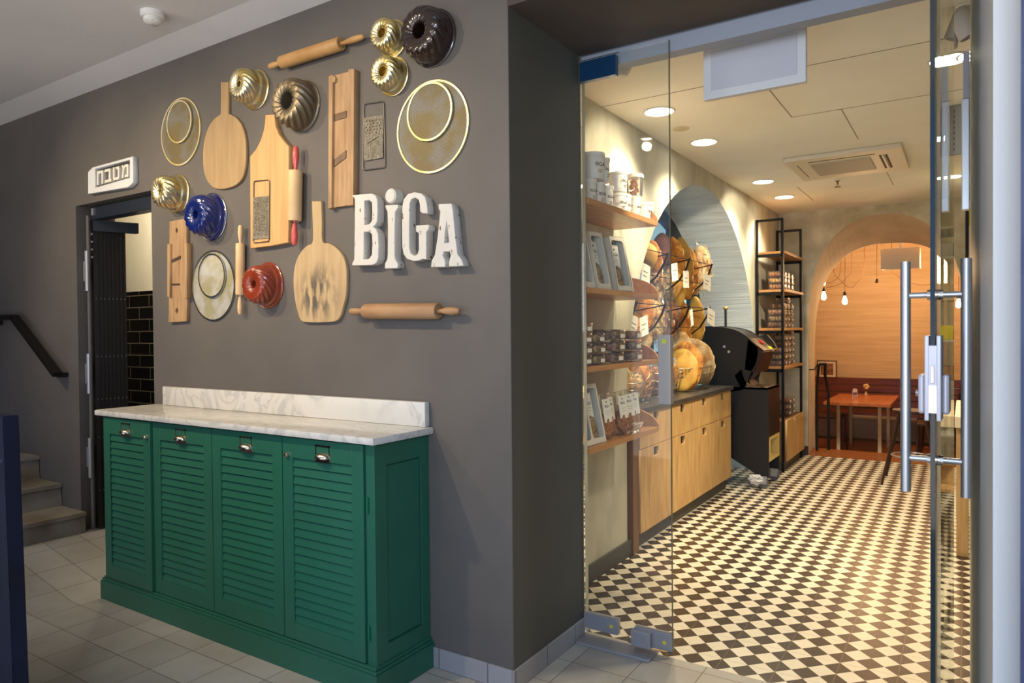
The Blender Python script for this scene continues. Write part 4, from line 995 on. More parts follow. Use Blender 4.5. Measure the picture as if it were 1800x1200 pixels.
# ---- window boxes
KRAFT = mat('white_card', rgb(222, 214, 196), .6); GREYIN = mat('box_inner_grey', rgb(92, 88, 90), .7)
BISC = mat('bagged_biscuits', rgb(190, 150, 92), .4, col2=rgb(110, 78, 44), scale=45, contrast=(.3, .6), coat=.4)
CRINK = glass_mat('crinkled_film', (.98, .97, .95, 1), .18, .03, 1.25)
def window_box(w, h, d):
    """front faces +X, width along Y, base at z=0"""
    t = bpy.data.objects.new('window_box', None); COL.objects.link(t)
    b = B().box(-d, -d + .002, -w / 2, w / 2, 0, h).box(-d, 0, -w / 2, -w / 2 + .002, 0, h).box(-d, 0, w / 2 - .002, w / 2, 0, h).box(-d, 0, -w / 2, w / 2, 0, .002).box(-d, 0, -w / 2, w / 2, h - .002, h)
    b.obj('carton', KRAFT, t)
    ow = [(-w / 2, 0), (w / 2, 0), (w / 2, h), (-w / 2, h)]; ix, i0, i1 = w / 2 - .013, .028, h - .022; c_ = .014
    hole = [(-ix, i0 + c_), (-ix + c_ * .3, i0 + c_ * .3), (-ix + c_, i0), (ix - c_, i0), (ix - c_ * .3, i0 + c_ * .3), (ix, i0 + c_), (ix, i1 - c_), (ix - c_ * .3, i1 - c_ * .3), (ix - c_, i1), (-ix + c_, i1), (-ix + c_ * .3, i1 - c_ * .3), (-ix, i1 - c_)]
    o = plate('window_front', ow, [hole], .002, KRAFT, t, bev=.0)
    for v in o.data.vertices: x, y, z = v.co; v.co = (-y - .002, x, z)
    B().box(-d + .004, -d + .006, -w / 2 + .004, w / 2 - .004, .004, h - .004).obj('inner_lining', GREYIN, t)
    g = bpy.data.objects.new('cookie_bag', None); COL.objects.link(g); g.parent = t; g.location = (-d * .42, -.010, .006)
    B().blob((0, 0, h * .23), (d * .36, w * .33, h * .25), .25, 3, 3, None, 3).obj('biscuits', BISC, g, smooth=True)
    B().box(.006, .009, -w * .29, w * .29, h * .40, h * .84).obj('bag_label', LABEL, g)
    B().blob((0, 0, h * .86), (d * .2, w * .24, h * .07), .5, 6, 3, None, 5).obj('bag_top', CRINK, g, smooth=True)
    mw = Matrix.Translation((.0096, 0, h * .66)) @ FACE_X; text('printed_name', 'BIGA', h * .085, g, mw)
    b = B().box(.009, .0098, -.005, .005, h * .74, h * .775); b.box(.009, .0098, -w * .18, w * .18, h * .58, h * .585).box(.009, .0098, -w * .14, w * .14, h * .54, h * .545); b.obj('printed_mark', INK, g)
    return t
wb = window_box(.125, .30, .075)
GB = 'cream window boxes on the shelves'
def lean(o, loc, tilt, yaw):
    o.rotation_mode = 'XYZ'; o.matrix_world = Matrix.Translation(loc) @ Matrix.Rotation(yaw, 4, 'Z') @ Matrix.Rotation(tilt, 4, 'Y')
Z2 = 1.600 + .0285
for k, (y, x, l) in enumerate([(3.07, -1.535, 'first at the left behind the door seal'), (3.235, -1.525, 'second from the left, turned slightly'), (3.46, -1.515, 'third from the left, facing the entrance'), (3.60, -1.555, 'fourth, half hidden at the right')]):
    o = put(wb, (0, 0, 0), 'cream window box on the second shelf, ' + l, 'box', GB); lean(o, (x, y, Z2 + .002), -.20, -.25 if k == 2 else -.12)
Z4 = .828 + .0285
for k, (y, x, l) in enumerate([(3.04, -1.535, 'at the left end'), (3.17, -1.53, 'second from the left')]):
    o = put(wb, (0, 0, 0), 'cream window box on the lowest shelf, ' + l, 'box', GB); lean(o, (x, y, Z4 + .002), -.22, -.12)
# bags on the lowest shelf
def cookie_bag(w, h):
    t = bpy.data.objects.new('cookie_bag', None); COL.objects.link(t)
    B().blob((0, 0, h * .28), (.026, w * .5, h * .28), .22, 3, 3, None, 2).obj('biscuits', mat('reddish_biscuits', rgb(176, 120, 76), .5, col2=rgb(120, 70, 44), scale=50, coat=.4), t, smooth=True)
    B().box(.020, .023, -w * .42, w * .42, h * .36, h * .86).obj('bag_label', LABEL, t)
    B().box(-.018, .018, -w * .40, w * .40, h * .5, h * .97, .012).obj('film', CRINK, t, smooth=True)
    text('printed_name', 'BIGA', h * .075, t, Matrix.Translation((.0236, 0, h * .70)) @ FACE_X)
    b = B().box(.023, .0238, -.004, .004, h * .78, h * .81).box(.023, .0238, -w * .25, w * .25, h * .58, h * .585).box(.023, .0238, -w * .2, w * .2, h * .53, h * .535); b.obj('printed_mark', INK, t)
    return t
cbg = cookie_bag(.085, .24)
GC = 'labelled cookie bags on the lowest shelf'
for k, (y, x, l, yaw) in enumerate([(3.29, -1.545, 'right of the window boxes', -.1), (3.395, -1.57, 'tallest, set a little behind', .1), (3.49, -1.545, 'with two small marks in the middle', -.2), (3.60, -1.555, 'turned with its point up', -.3), (3.70, -1.57, 'last one before the rounded shelf end', -.45)]):
    o = put(cbg, (0, 0, 0), 'clear bag of biscuits with cream label, ' + l, 'bag', GC); lean(o, (x, y, Z4 + .003), -.16, yaw)
def crumple(name, label, loc, r, seed, cat_='wrapping'):
    b = B(loc)
    b.blob(loc, r, .9, 2.6, 4, None, seed); o = b.obj(name, CRINK, smooth=False); return tag(o, label, cat_)
crumple('cellophane', 'crumpled clear cellophane on the lowest shelf near the rounded end', Vector((-1.535, 3.56, Z4 + .032)), (.035, .12, .028), 5)

# ---- clear clamshell tubs, third shelf
def clam(w, h, seed, colr):
    t = bpy.data.objects.new('cookie_container', None); COL.objects.link(t); random.seed(seed)
    B().box(-w / 2, w / 2, -w / 2, w / 2, 0, h, .005).obj('shell', CLEARP, t, smooth=True, angle=30)
    b = B()
    for k in range(16):
        b.blob((w * (-.33 + .22 * (k % 4)) + random.uniform(-.003, .003), w * (-.33 + .22 * (k // 4)) + random.uniform(-.003, .003), h * (.42 + .12 * random.random())), (w * .13, w * .13, h * .38), .25, 3, 2, None, k)
    o = b.obj('cookies', colr, t, smooth=True); o['kind'] = 'stuff'
    B().box(w / 2, w / 2 + .0012, -w * .05, w * .38, h * .25, h * .6).obj('label', LABEL, t)
    return t
CKL = [mat('cookies_light', rgb(222, 186, 116), .6, col2=rgb(150, 100, 50), scale=60), mat('cookies_plum', rgb(150, 96, 86), .6, col2=rgb(206, 160, 100), scale=60), mat('cookies_dark', rgb(104, 80, 76), .6, col2=rgb(190, 150, 104), scale=60)]
cl = [clam(.105, .052, 1, CKL[0]), clam(.13, .058, 2, CKL[1]), clam(.13, .058, 3, CKL[2])]
Z3 = 1.222 + .0285
GT = 'clear cookie containers on the third shelf'
ordn = ['bottom', 'second', 'third', 'topmost']
for px, n_, src, l in [(1041, 4, 0, 'the left stack'), (1064, 3, 0, 'the second stack'), (1094, 3, 1, 'the third stack'), (1124, 3, 2, 'the right stack')]:
    for k in range(n_):
        s_ = cl[src] if not (src and k == 2) else cl[3 - src]
        hh = .0525 if src == 0 else .0585
        put(s_, (-1.565 + random.uniform(-.006, .006), Yat(px, -1.5, 610) - .03, Z3 + k * hh), f'clear cookie container, {ordn[k] if k < n_ - 1 else "topmost"} in {l} on the third shelf', 'container', GT)

# ================================================================== COUNTER IN THE NICHE
UB = [4.20, 4.76, 5.26, 5.78, 6.28]; XC = -1.745
side = ['nearest the entrance', 'second from the entrance', 'third from the entrance', 'beside the black bread slicer']
HOLE = mat('dark_recess', rgb(30, 28, 30), .6)
def front_with_notch(y0, y1, z0, z1, t, nm):
    yc = (y0 + y1) / 2; zt = z1 - .012
    pl = plate(nm, [(y0, z0), (y1, z0), (y1, z1), (y0, z1)], [[(yc - .045, zt - .06), (yc + .045, zt - .06), (yc + .045, zt), (yc - .045, zt)]], .02, OAK, t, bev=.0008)
    for v in pl.data.vertices: x, y, z = v.co; v.co = (XC - y - .02 - t.location.x, x - t.location.y, z - t.location.z)
    B(t.location).box(XC - .055, XC - .0195, yc - .047, yc + .047, zt - .062, zt).obj('pull_recess', HOLE, pl, loc=(0, 0, 0))
for i in range(4):
    y0, y1 = UB[i], UB[i + 1]; O = Vector((-2.0, (y0 + y1) / 2, 0))
    t = thing('base_cabinet', f'oak base cabinet under the dark counter, {side[i]}', 'cabinet', O, 'oak base cabinets')
    B(O).box(-2.25, XC - .022, y0 + .001, y1 - .001, .11, .885).obj('body', OAKD, t, loc=(0, 0, 0))
    B(O).box(-2.25, XC - .05, y0 + .001, y1 - .001, 0, .108).obj('toe_kick', MATS['dark_base'], t, loc=(0, 0, 0))
    front_with_notch(y0 + .002, y1 - .002, .655, .885, t, 'drawer'); front_with_notch(y0 + .002, y1 - .002, .112, .650, t, 'door')
O = Vector((-2.0, 4.16, 0)); t = thing('cabinet_filler', 'narrow brown wood panel at the near end of the counter', 'panel', O)
B(O).box(-1.86, XC - .01, 4.105, 4.197, .0, .885).obj('side_board', OAKD, t, loc=(0, 0, 0))
O = Vector((-2.0, 5.2, .887)); ct = thing('stone_countertop', 'thin dark stone worktop across the oak cabinets', 'countertop', O)
B(O).prism([(XC + .02, 4.095), (XC + .02, 6.30), (-2.27, 6.30), (-2.27, 4.20), (-1.79, 4.10)], 'XY', .887, .917).obj('slab', STONE, ct, loc=(0, 0, 0))

# ---- bread
CR = [mat('golden_crust', rgb(206, 142, 56), .6, col2=rgb(142, 80, 26), scale=14, bump=.8, bscale=34, detail=9), mat('pale_floury_crust', rgb(222, 200, 154), .75, col2=rgb(172, 124, 66), scale=14, bump=.8, bscale=34, detail=9),
      mat('brown_crust', rgb(150, 92, 48), .65, col2=rgb(106, 60, 30), scale=9, bump=.5, bscale=26), mat('yellow_crust', rgb(206, 164, 72), .6, col2=rgb(176, 124, 50), scale=8, bump=.3, bscale=20)]
SCORE = mat('pale_score_line', rgb(226, 200, 150), .8)
def bread(name, label, c, r, m, up=(0, 0, 1), seed=0, scores=3, cat_='bread', group=None, wrap=False):
    t = thing(name, label, cat_, Vector(c), group)
    q = Vector(up).to_track_quat('Z', 'Y')
    B().blob((0, 0, 0), r, .09, 1.6, 4, q, seed).obj('crust', m, t, smooth=True)
    if scores:
        b = B(); R3 = q.to_matrix()
        for k in range(scores):
            u = (k - (scores - 1) / 2) * .42
            pts_ = []
            for j in range(-4, 5):
                a = j / 4 * .5; z_ = u + a * .28; y_ = math.sin(a); rr = math.sqrt(max(0, 1 - z_ * z_ - y_ * y_))
                v = Vector((rr, y_, z_)); d = 1 + .09 * noise.noise(v * 1.6 + Vector((seed * 3.1, seed, 0))) + .01
                pts_.append(R3 @ Vector((v.x * r[0] * d, v.y * r[1] * d, v.z * r[2] * d)))
            b.tube(pts_, [.0015 + .003 * (1 - abs(j) / 4.0) for j in range(-4, 5)], 6)
        b.obj('score_marks', SCORE, t, smooth=True)
    if wrap:
        B().blob((0, 0, 0), (r[0] * 1.13, r[1] * 1.13, r[2] * 1.12), .35, 3.5, 4, q, seed + 3).obj('clear_bag', CRINK, t)
    return t
def nb(px, py, X): return at(px, py, 0, X)
# hanging wire racks
RKM = mat('black_rack_steel', rgb(22, 22, 24), .4, .4)
def rack_tier(label, y0, y1, zt, zb, arms):
    O = Vector((-2.0, (y0 + y1) / 2, zb)); t = thing('bread_rack', label, 'rack', O, 'black wire bread racks in the niche')
    xf, xb = -1.83, -2.22
    B(O).tube([(xf, y0, zt), (xf, y1, zt)], .003, 6).obj('wire', DSTEEL, t, loc=(0, 0, 0)); B(O).tube([(xf - .07, y0, zt - .16), (xf - .07, y1, zt - .16)], .003, 6).obj('wire', DSTEEL, t, loc=(0, 0, 0))
    B(O).tube([(xb, y0, zb + .02), (xb, y1, zb + .02)], .004, 6).obj('wire', DSTEEL, t, loc=(0, 0, 0))
    for y in arms:
        pts_ = [Vector((xf + .01, y, zt + .01)), Vector((xf - .02, y, zt - .07)), Vector((xf - .08, y, zt - .16)), Vector((xf - .17, y, zt - .23)), Vector((xb + .05, y, zb + .03)), Vector((xb, y, zb + .02))]
        b = B(O)
        for p_, q_ in zip(pts_, pts_[1:]): 
            d = (q_ - p_).normalized(); n = d.cross(Vector((0, 1, 0))); yy = Vector((0, .012, 0)); n = n * .004
            b.hexa([p_ - yy - n, q_ - yy - n, q_ + yy - n, p_ + yy - n, p_ - yy + n, q_ - yy + n, q_ + yy + n, p_ + yy + n])
        b.obj('arm', RKM, t, loc=(0, 0, 0))
        B(O).tube([(xf, y, zt), (xf - .12, y, zt - .02), (xb, y, zt - .06)], .005, 6).obj('strut', RKM, t, loc=(0, 0, 0))
    for y in (arms[0] + .02, arms[-1] - .25): B(O).box(xb - .04, xb - .015, y - .015, y + .015, zb - .1, zt + .06).obj('wall_bar', RKM, t, loc=(0, 0, 0))
    return t
rack_tier('black steel bread rack in the arched niche, upper tier', 4.46, 6.02, 1.975, 1.68, [4.93, 5.42, 6.0])
rack_tier('black steel bread rack in the arched niche, lower tier', 4.25, 5.95, 1.60, 1.30, [4.34, 4.87, 5.40, 5.93])
GH = 'loaves standing in the hanging racks'
L_ = [(1136, 452, (.07, .085, .12), 3, (0, .1, 1), 'yellow rounded loaf at the near end of the upper rack', False),
      (1148, 462, (.06, .08, .19), 0, (0, -.2, 1), 'orange-brown loaf behind the yellow one in the upper rack', False),
      (1163, 440, (.07, .13, .16), 2, (0, .15, 1), 'tall floury brown loaf rising above the upper rack', False),
      (1190, 462, (.06, .08, .24), 0, (0, -.45, 1), 'long golden loaf leaning in the middle of the upper rack', False),
      (1203, 462, (.06, .08, .25), 3, (0, -.5, 1), 'second long golden loaf leaning in the upper rack', False),
      (1215, 478, (.06, .09, .23), 0, (0, -.3, 1), 'third long golden loaf next to the bagged one in the upper rack', False),
      (1232, 472, (.07, .13, .22), 1, (0, -.1, 1), 'pale speckled loaf in a clear bag at the far end of the upper rack', True),
      (1150, 498, (.06, .12, .17), 1, (0, .1, 1), 'bagged loaf hanging below the near end of the upper rack', True),
      (1172, 502, (.06, .14, .19), 1, (0, .1, 1), 'second bagged loaf low in the upper rack', True),
      (1190, 510, (.06, .1, .16), 3, (0, 0, 1), 'small golden loaf low in the middle of the upper rack', False),
      (1206, 500, (.055, .09, .15), 0, (0, -.1, 1), 'small orange loaf behind a white tag in the upper rack', False),
      (1128, 552, (.07, .13, .17), 0, (0, .1, 1), 'bright orange crusty loaf at the near end of the lower rack', False),
      (1152, 562, (.06, .12, .17), 1, (0, 0, 1), 'pale bagged loaf second in the lower rack', True),
      (1176, 565, (.06, .14, .19), 2, (0, .1, 1), 'dark bagged loaf in the middle of the lower rack', True),
      (1200, 572, (.06, .15, .26), 0, (0, -.25, 1), 'long dark golden loaf hanging through the lower rack', False),
      (1224, 563, (.06, .14, .22), 3, (0, -.12, 1), 'smooth golden loaf at the far end of the lower rack', False),
      (1115, 585, (.05, .07, .13), 0, (0, 0, 1), 'short loaf below the first tag of the lower rack', False),
      (1133, 590, (.05, .07, .13), 1, (0, 0, 1), 'short loaf below the second tag of the lower rack', False)]
for k, (px, py, r, m, up, l, wr) in enumerate(L_):
    p = nb(px, py, -1.98 - .035 * (k % 3)); bread('bread_loaf', l, p, (r[0] * 1.25, r[1] * .55, r[2] * .92), CR[m], up, k, 3 if m != 2 else 0, group=GH, wrap=wr)
for k, (px, py, w_, l) in enumerate([(1135, 481, .15, 'at the near end of the upper rack'), (1186, 478, .13, 'leaning beside the long loaves'), (1206, 491, .13, 'in the middle of the upper rack'), (1243, 496, .19, 'below the far end of the upper rack'), (1114, 572, .12, 'first on the lower rack'), (1132, 573, .14, 'second on the lower rack'), (1216, 558, .06, 'narrow, in front of the smooth golden loaf'), (1250, 557, .20, 'at the far end of the lower rack')]):
    p = nb(px, py, -1.812 if k not in (3, 7) else -1.80); o = B(p).box(p.x - .001, p.x + .001, p.y - w_ / 2, p.y + w_ / 2, p.z - .065, p.z + .065).obj('price_tag', LABEL)
    tag(o, 'white paper price tag ' + l, 'tag', 'price tags on the bread racks'); o.rotation_euler = (random.uniform(-.25, .25), 0, 0)
    b = B().tube([(0, -w_ * .2, .063), (0, -w_ * .2, .10)], .0012, 5); b.box(.001, .0018, -w_ * .3, w_ * .25, .01, .014).box(.001, .0018, -w_ * .3, w_ * .1, -.02, -.016); b.obj('printed_lines', INK, o)
# baskets on the counter
BWIRE = mat('steel_basket_wire', rgb(150, 140, 120), .3, .95)
def basket(label, c, rx, ry, h, rows=4, n=22, flare=.78):
    t = thing('wire_basket', label, 'basket', c, 'wire bread baskets on the counter')
    def ring(f, z, r=.0022):
        pts_ = [(rx * f * math.copysign(abs(math.cos(a)) ** .7, math.cos(a)), ry * f * math.copysign(abs(math.sin(a)) ** .7, math.sin(a)), z) for a in [2 * PI * k / 40 for k in range(40)]]
        return pts_
    b = B()
    for k in range(rows): 
        f = flare + (1 - flare) * k / (rows - 1); b.tube(ring(f, .004 + (h - .004) * k / (rows - 1)), .0022 if k < rows - 1 else .004, 6, True)
    for k in range(n):
        i = int(k * 40 / n); p0 = ring(flare, .004)[i]; p1 = ring(1, h)[i]; b.tube([p0, p1], .0017, 5)
    for k in range(-3, 4):
        b.tube([(-rx * flare * .9, ry * flare * k / 3.6, .004), (rx * flare * .9, ry * flare * k / 3.6, .004)], .0017, 5)
    b.obj('wire_body', BWIRE, t, smooth=True)
    b = B()
    for s in (-1, 1): b.tube([(-.05, s * ry, h), (-.04, s * (ry + .03), h + .018), (.04, s * (ry + .03), h + .018), (.05, s * ry, h)], .004, 8)
    b.obj('handle', BWIRE, t, smooth=True)
    return t
ZC = .919
basket('wire basket nearest the entrance, holding bread in clear wrap', Vector((-1.97, 4.50, ZC)), .17, .25, .15)
basket('wire basket in the middle of the counter behind the lock box', Vector((-1.98, 5.13, ZC)), .17, .22, .18)
basket('wire basket at the far end of the counter with big round loaves', Vector((-1.98, 5.80, ZC)), .18, .36, .19, n=30)
GK = 'loaves in the counter baskets'
for k, (x, y, z, r, m, l, wr, up) in enumerate([
    (-1.95, 4.36, .13, (.09, .10, .13), 1, 'big craggy pale loaf at the near end of the first basket', True, (0, .1, 1)),
    (-1.93, 4.60, .15, (.09, .11, .15), 0, 'split-topped golden loaf in clear wrap in the first basket', True, (0, -.1, 1)),
    (-1.90, 4.49, .10, (.06, .06, .11), 1, 'narrow pale roll between the loaves of the first basket', True, (.2, 0, 1)),
    (-1.99, 5.05, .11, (.09, .10, .12), 2, 'brown bagged loaf in the middle basket', True, (0, 0, 1)),
    (-1.95, 5.22, .16, (.08, .10, .14), 0, 'shiny wrapped orange loaf rising from the middle basket', True, (0, .2, 1)),
    (-1.93, 5.54, .17, (.13, .055, .19), 3, 'smooth yellow flat loaf at the near side of the far basket', False, (0, .2, 1)),
    (-1.96, 5.67, .20, (.16, .06, .22), 0, 'orange flat loaf in the middle of the far basket', False, (0, .25, 1)),
    (-2.06, 5.80, .27, (.13, .06, .24), 1, 'tall floury loaf at the back of the far basket', False, (0, .1, 1)),
    (-1.95, 5.94, .22, (.17, .07, .22), 1, 'large pale floury loaf at the far side of the far basket', False, (0, -.3, 1))]):
    bread('bread_loaf', l, (x, y, ZC + z), (r[0], r[1] * .85, r[2] * .95), CR[m], up, 20 + k, 2 if m != 3 else 0, group=GK, wrap=wr)

# ================================================================== BREAD SLICER
O = Vector((-1.75, 6.62, 0)); Y0, Y1 = 6.42, 6.86
sl = thing('bread_slicer', 'black free-standing bread slicing machine on castors', 'slicing machine', O)
ps = lambda pts_: [(at(x, y, 1, Y0).x, at(x, y, 1, Y0).z) for x, y in pts_]
BK = mat('black_slicer_panel', rgb(24, 24, 26), .45); BKR = mat('dark_red_brown_panel', rgb(34, 15, 12), .4)
lower = ps([(1286, 690), (1352, 688), (1352, 866), (1329, 866), (1286, 838)])
B(O).prism([(-2.1, .40), (-1.80, .26), (-1.52, .10), (-1.455, .10), (-1.455, .90), (-2.1, .90)], 'XZ', Y0, Y0 + .02).obj('side_panel', BK, sl, loc=(0, 0, 0))
B(O).prism([(-2.1, .40), (-1.80, .26), (-1.52, .10), (-1.455, .10), (-1.455, .90), (-2.1, .90)], 'XZ', Y1 - .02, Y1).obj('side_panel', BK, sl, loc=(0, 0, 0))
B(O).box(-1.475, -1.455, Y0 + .02, Y1 - .02, .46, .90).obj('front_panel', BKR, sl, loc=(0, 0, 0))
YB = mat('cream_crumb_box', rgb(206, 180, 110), .5)
b = B(O); b.box(-1.6, -1.452, Y0 + .02, Y1 - .02, .43, .455).box(-1.6, -1.452, Y0 + .02, Y1 - .02, .24, .262).box(-1.6, -1.452, Y0 + .02, Y0 + .07, .262, .43).box(-1.6, -1.452, Y1 - .06, Y1 - .02, .262, .43).box(-1.6, -1.59, Y0 + .02, Y1 - .02, .24, .43)
b.obj('crumb_tray', YB, sl, loc=(0, 0, 0))
B(O).box(-2.1, -1.455, Y0, Y1, .88, .90, .002).obj('work_plate', mat('dusty_slicer_plate', rgb(160, 136, 100), .4, .5, col2=rgb(60, 48, 38), scale=18), sl, loc=(0, 0, 0))
disc = ps([(1186, 600), (1196, 588), (1213, 579), (1237, 573.5), (1262, 574), (1290, 579), (1308, 588), (1322, 600), (1332, 613), (1328, 640), (1318, 655), (1312, 672), (1302, 686), (1255, 686), (1240, 660), (1220, 640), (1195, 625)])
B(O).prism(cat(disc, 3), 'XZ', Y0, Y0 + .03).obj('blade_guard', BK, sl, loc=(0, 0, 0))
B(O).prism(cat(disc, 3), 'XZ', Y1 - .03, Y1).obj('blade_guard', BK, sl, loc=(0, 0, 0))
cr = [q for q in disc[1:9]]
b = B(O)
for p_, q_ in zip(cr, cr[1:]): b.hexa([(p_[0], Y0 + .03, p_[1] - .02), (q_[0], Y0 + .03, q_[1] - .02), (q_[0], Y1 - .03, q_[1] - .02), (p_[0], Y1 - .03, p_[1] - .02), (p_[0], Y0 + .03, p_[1] - .004), (q_[0], Y0 + .03, q_[1] - .004), (q_[0], Y1 - .03, q_[1] - .004), (p_[0], Y1 - .03, p_[1] - .004)])
b.obj('top_cover', BK, sl, loc=(0, 0, 0))
head = ps([(1318, 606), (1332, 608), (1324, 637), (1317, 650), (1305, 648)])
hx = [(-1.60, 1.285), (-1.535, 1.31), (-1.50, 1.245), (-1.56, 1.06), (-1.65, 1.04)]
B(O).prism([(-1.63, 1.33), (-1.50, 1.215), (-1.56, 1.03), (-1.66, 1.06)], 'XZ', Y0, Y1).obj('control_head', BKR, sl, loc=(0, 0, 0))
b = B(O); b.hexa([(-1.625, Y0 + .02, 1.335), (-1.502, Y0 + .02, 1.227), (-1.502, Y1 - .03, 1.227), (-1.625, Y1 - .03, 1.335), (-1.622, Y0 + .02, 1.338), (-1.499, Y0 + .02, 1.230), (-1.499, Y1 - .03, 1.230), (-1.622, Y1 - .03, 1.338)])
cpn = b.obj('control_panel', mat('worn_control_panel', rgb(150, 128, 100), .4, .4, col2=rgb(70, 60, 50), scale=20), sl, loc=(0, 0, 0))
B(O).lathe([(0, .02), (.028, .018), (.028, 0), (0, 0)], (-1.575, 6.64, 1.293), (.65, 0, .76), 18).obj('stop_button', mat('red_button', rgb(190, 40, 30), .3), cpn, smooth=True, loc=(0, 0, 0))
B(O).hexa([(-1.53, Y1 - .14, 1.255), (-1.505, Y1 - .14, 1.233), (-1.505, Y1 - .04, 1.233), (-1.53, Y1 - .04, 1.255), (-1.528, Y1 - .14, 1.259), (-1.503, Y1 - .14, 1.237), (-1.503, Y1 - .04, 1.237), (-1.528, Y1 - .04, 1.259)]).obj('yellow_strip', mat('yellow_tape', rgb(220, 206, 20), .5), cpn, loc=(0, 0, 0))
b = B(O).prism([(-1.66, 1.34), (-1.56, 1.37), (-1.50, 1.30), (-1.47, 1.235), (-1.53, 1.29), (-1.60, 1.345)], 'XZ', Y1 - .03, Y1); b.obj('hood', BK, sl, loc=(0, 0, 0))
b = B(O).prism([(-1.68, 1.05), (-1.60, 1.05), (-1.66, .95), (-1.64, .90), (-1.78, .90), (-1.76, .98)], 'XZ', Y0 + .16, Y1 - .02); b.obj('neck', mat('polished_dark_steel', rgb(90, 92, 98), .25, .8), sl, loc=(0, 0, 0))
b = B(O).prism([(-1.70, .90), (-1.75, 1.0), (-1.69, 1.06), (-1.66, .96), (-1.60, .915), (-1.46, .91), (-1.46, .90)], 'XZ', Y0, Y0 + .02); b.obj('feed_lip', MATS['dusty_slicer_plate'], sl, loc=(0, 0, 0))
p = at(1278, 548, 1, 6.75); b = B(O).tube([(p.x, 6.7, 1.38), (p.x, 6.7, p.z + .02)], .012, 8); lv = b.obj('lever', BLACK, sl, loc=(0, 0, 0)); B(O).blob((p.x, 6.7, p.z + .035), (.025, .025, .018), 0).obj('knob', mat('brass_knob', rgb(176, 150, 90), .4, .5), lv, smooth=True, loc=(0, 0, 0))
for q in ((1273, 609), (1281, 618)):
    p = at(*q, 1, Y0); B(O).lathe([(0, .004), (.012, .003), (.012, 0), (0, 0)], (p.x, Y0, p.z), (0, -1, 0), 12).obj('screw', STEEL, sl, loc=(0, 0, 0))
RUB = mat('grey_castor', rgb(96, 98, 102), .5)
for (x, y, nm_) in [(-1.505, 6.44, 'a'), (-1.50, 6.84, 'b'), (-1.98, 6.84, 'c'), (-1.98, 6.44, 'd')]:
    b = B(O).tube([(x, y - .014, .045), (x, y + .014, .045)], .045, 20); w_ = b.obj('castor_wheel', RUB, sl, smooth=True, loc=(0, 0, 0))
    b = B(O).box(x - .03, x + .03, y - .022, y - .016, .04, .105).box(x - .03, x + .03, y + .016, y + .022, .04, .105).box(x - .035, x + .035, y - .024, y + .024, .10, .112); b.obj('castor_fork', STEEL, w_, loc=(0, 0, 0))
for x in (-1.95,): B(O).box(x - .03, x + .02, Y0 + .01, Y1 - .01, .11, .42).obj('rear_leg', BK, sl, loc=(0, 0, 0))
o = B(Vector((-1.56, 6.40, .07))).blob((-1.56, 6.395, .085), (.06, .035, .04), .6, 3, 3, None, 4).obj('crumpled_cloth', mat('white_cloth', rgb(206, 206, 206), .8)); tag(o, 'crumpled white cloth wrapped on the near castor of the slicer', 'cloth')

# ================================================================== TALL RACK AND LOW CABINET
O = Vector((-1.63, 7.78, 0)); R0, R1, XA, XB = 7.30, 8.22, XS + .02, -1.515
rk = thing('display_rack', 'tall black steel rack with wooden shelves against the left wall', 'rack', O)
RSH = [2.17, 1.79, 1.405, 1.02]
for y, zt in ((R0, 2.52), (R1, 2.52)):
    for x in (XA, XB): B(O).box(x - .012, x + .012, y - .012, y + .012, 0.0, zt).obj('post', RKM, rk, loc=(0, 0, 0))
    B(O).box(XA, XB, y - .012, y + .012, zt - .024, zt).obj('top_rail', RKM, rk, loc=(0, 0, 0))
for z in RSH:
    B(O).box(XA + .013, XB + .03, R0 + .013, R1 - .013, z, z + .025, .002).obj('shelf_board', WOODSH, rk, loc=(0, 0, 0))
    for y in (R0, R1): B(O).box(XA, XB, y - .012, y + .012, z - .03, z).obj('shelf_rail', RKM, rk, loc=(0, 0, 0))
O = Vector((-1.63, 7.78, .1)); lc = thing('low_cabinet', 'low oak cabinet with notched doors at the foot of the tall rack', 'cabinet', O)
B(O).box(XA + .014, -1.50, R0 + .014, R1 - .014, .10, .50).obj('body', OAKD, lc, loc=(0, 0, 0))
for k, (y0, y1) in enumerate(((R0 + .015, 7.75), (7.755, R1 - .015))):
    yc = y1 - .1 if k == 0 else y1 - .1
    pl = plate('door', [(y0, .10), (y1, .10), (y1, .51), (yc + .04, .51), (yc + .04, .47), (yc - .04, .47), (yc - .04, .51), (y0, .51)], [], .02, OAK, lc, bev=.001)
    for v in pl.data.vertices: x, y, z = v.co; v.co = (-1.50 - y - O.x, x - O.y, z - O.z)
B(O).box(XA + .014, -1.53, R0 + .014, R1 - .014, 0, .098).obj('toe_kick', MATS['dark_base'], lc, loc=(0, 0, 0))
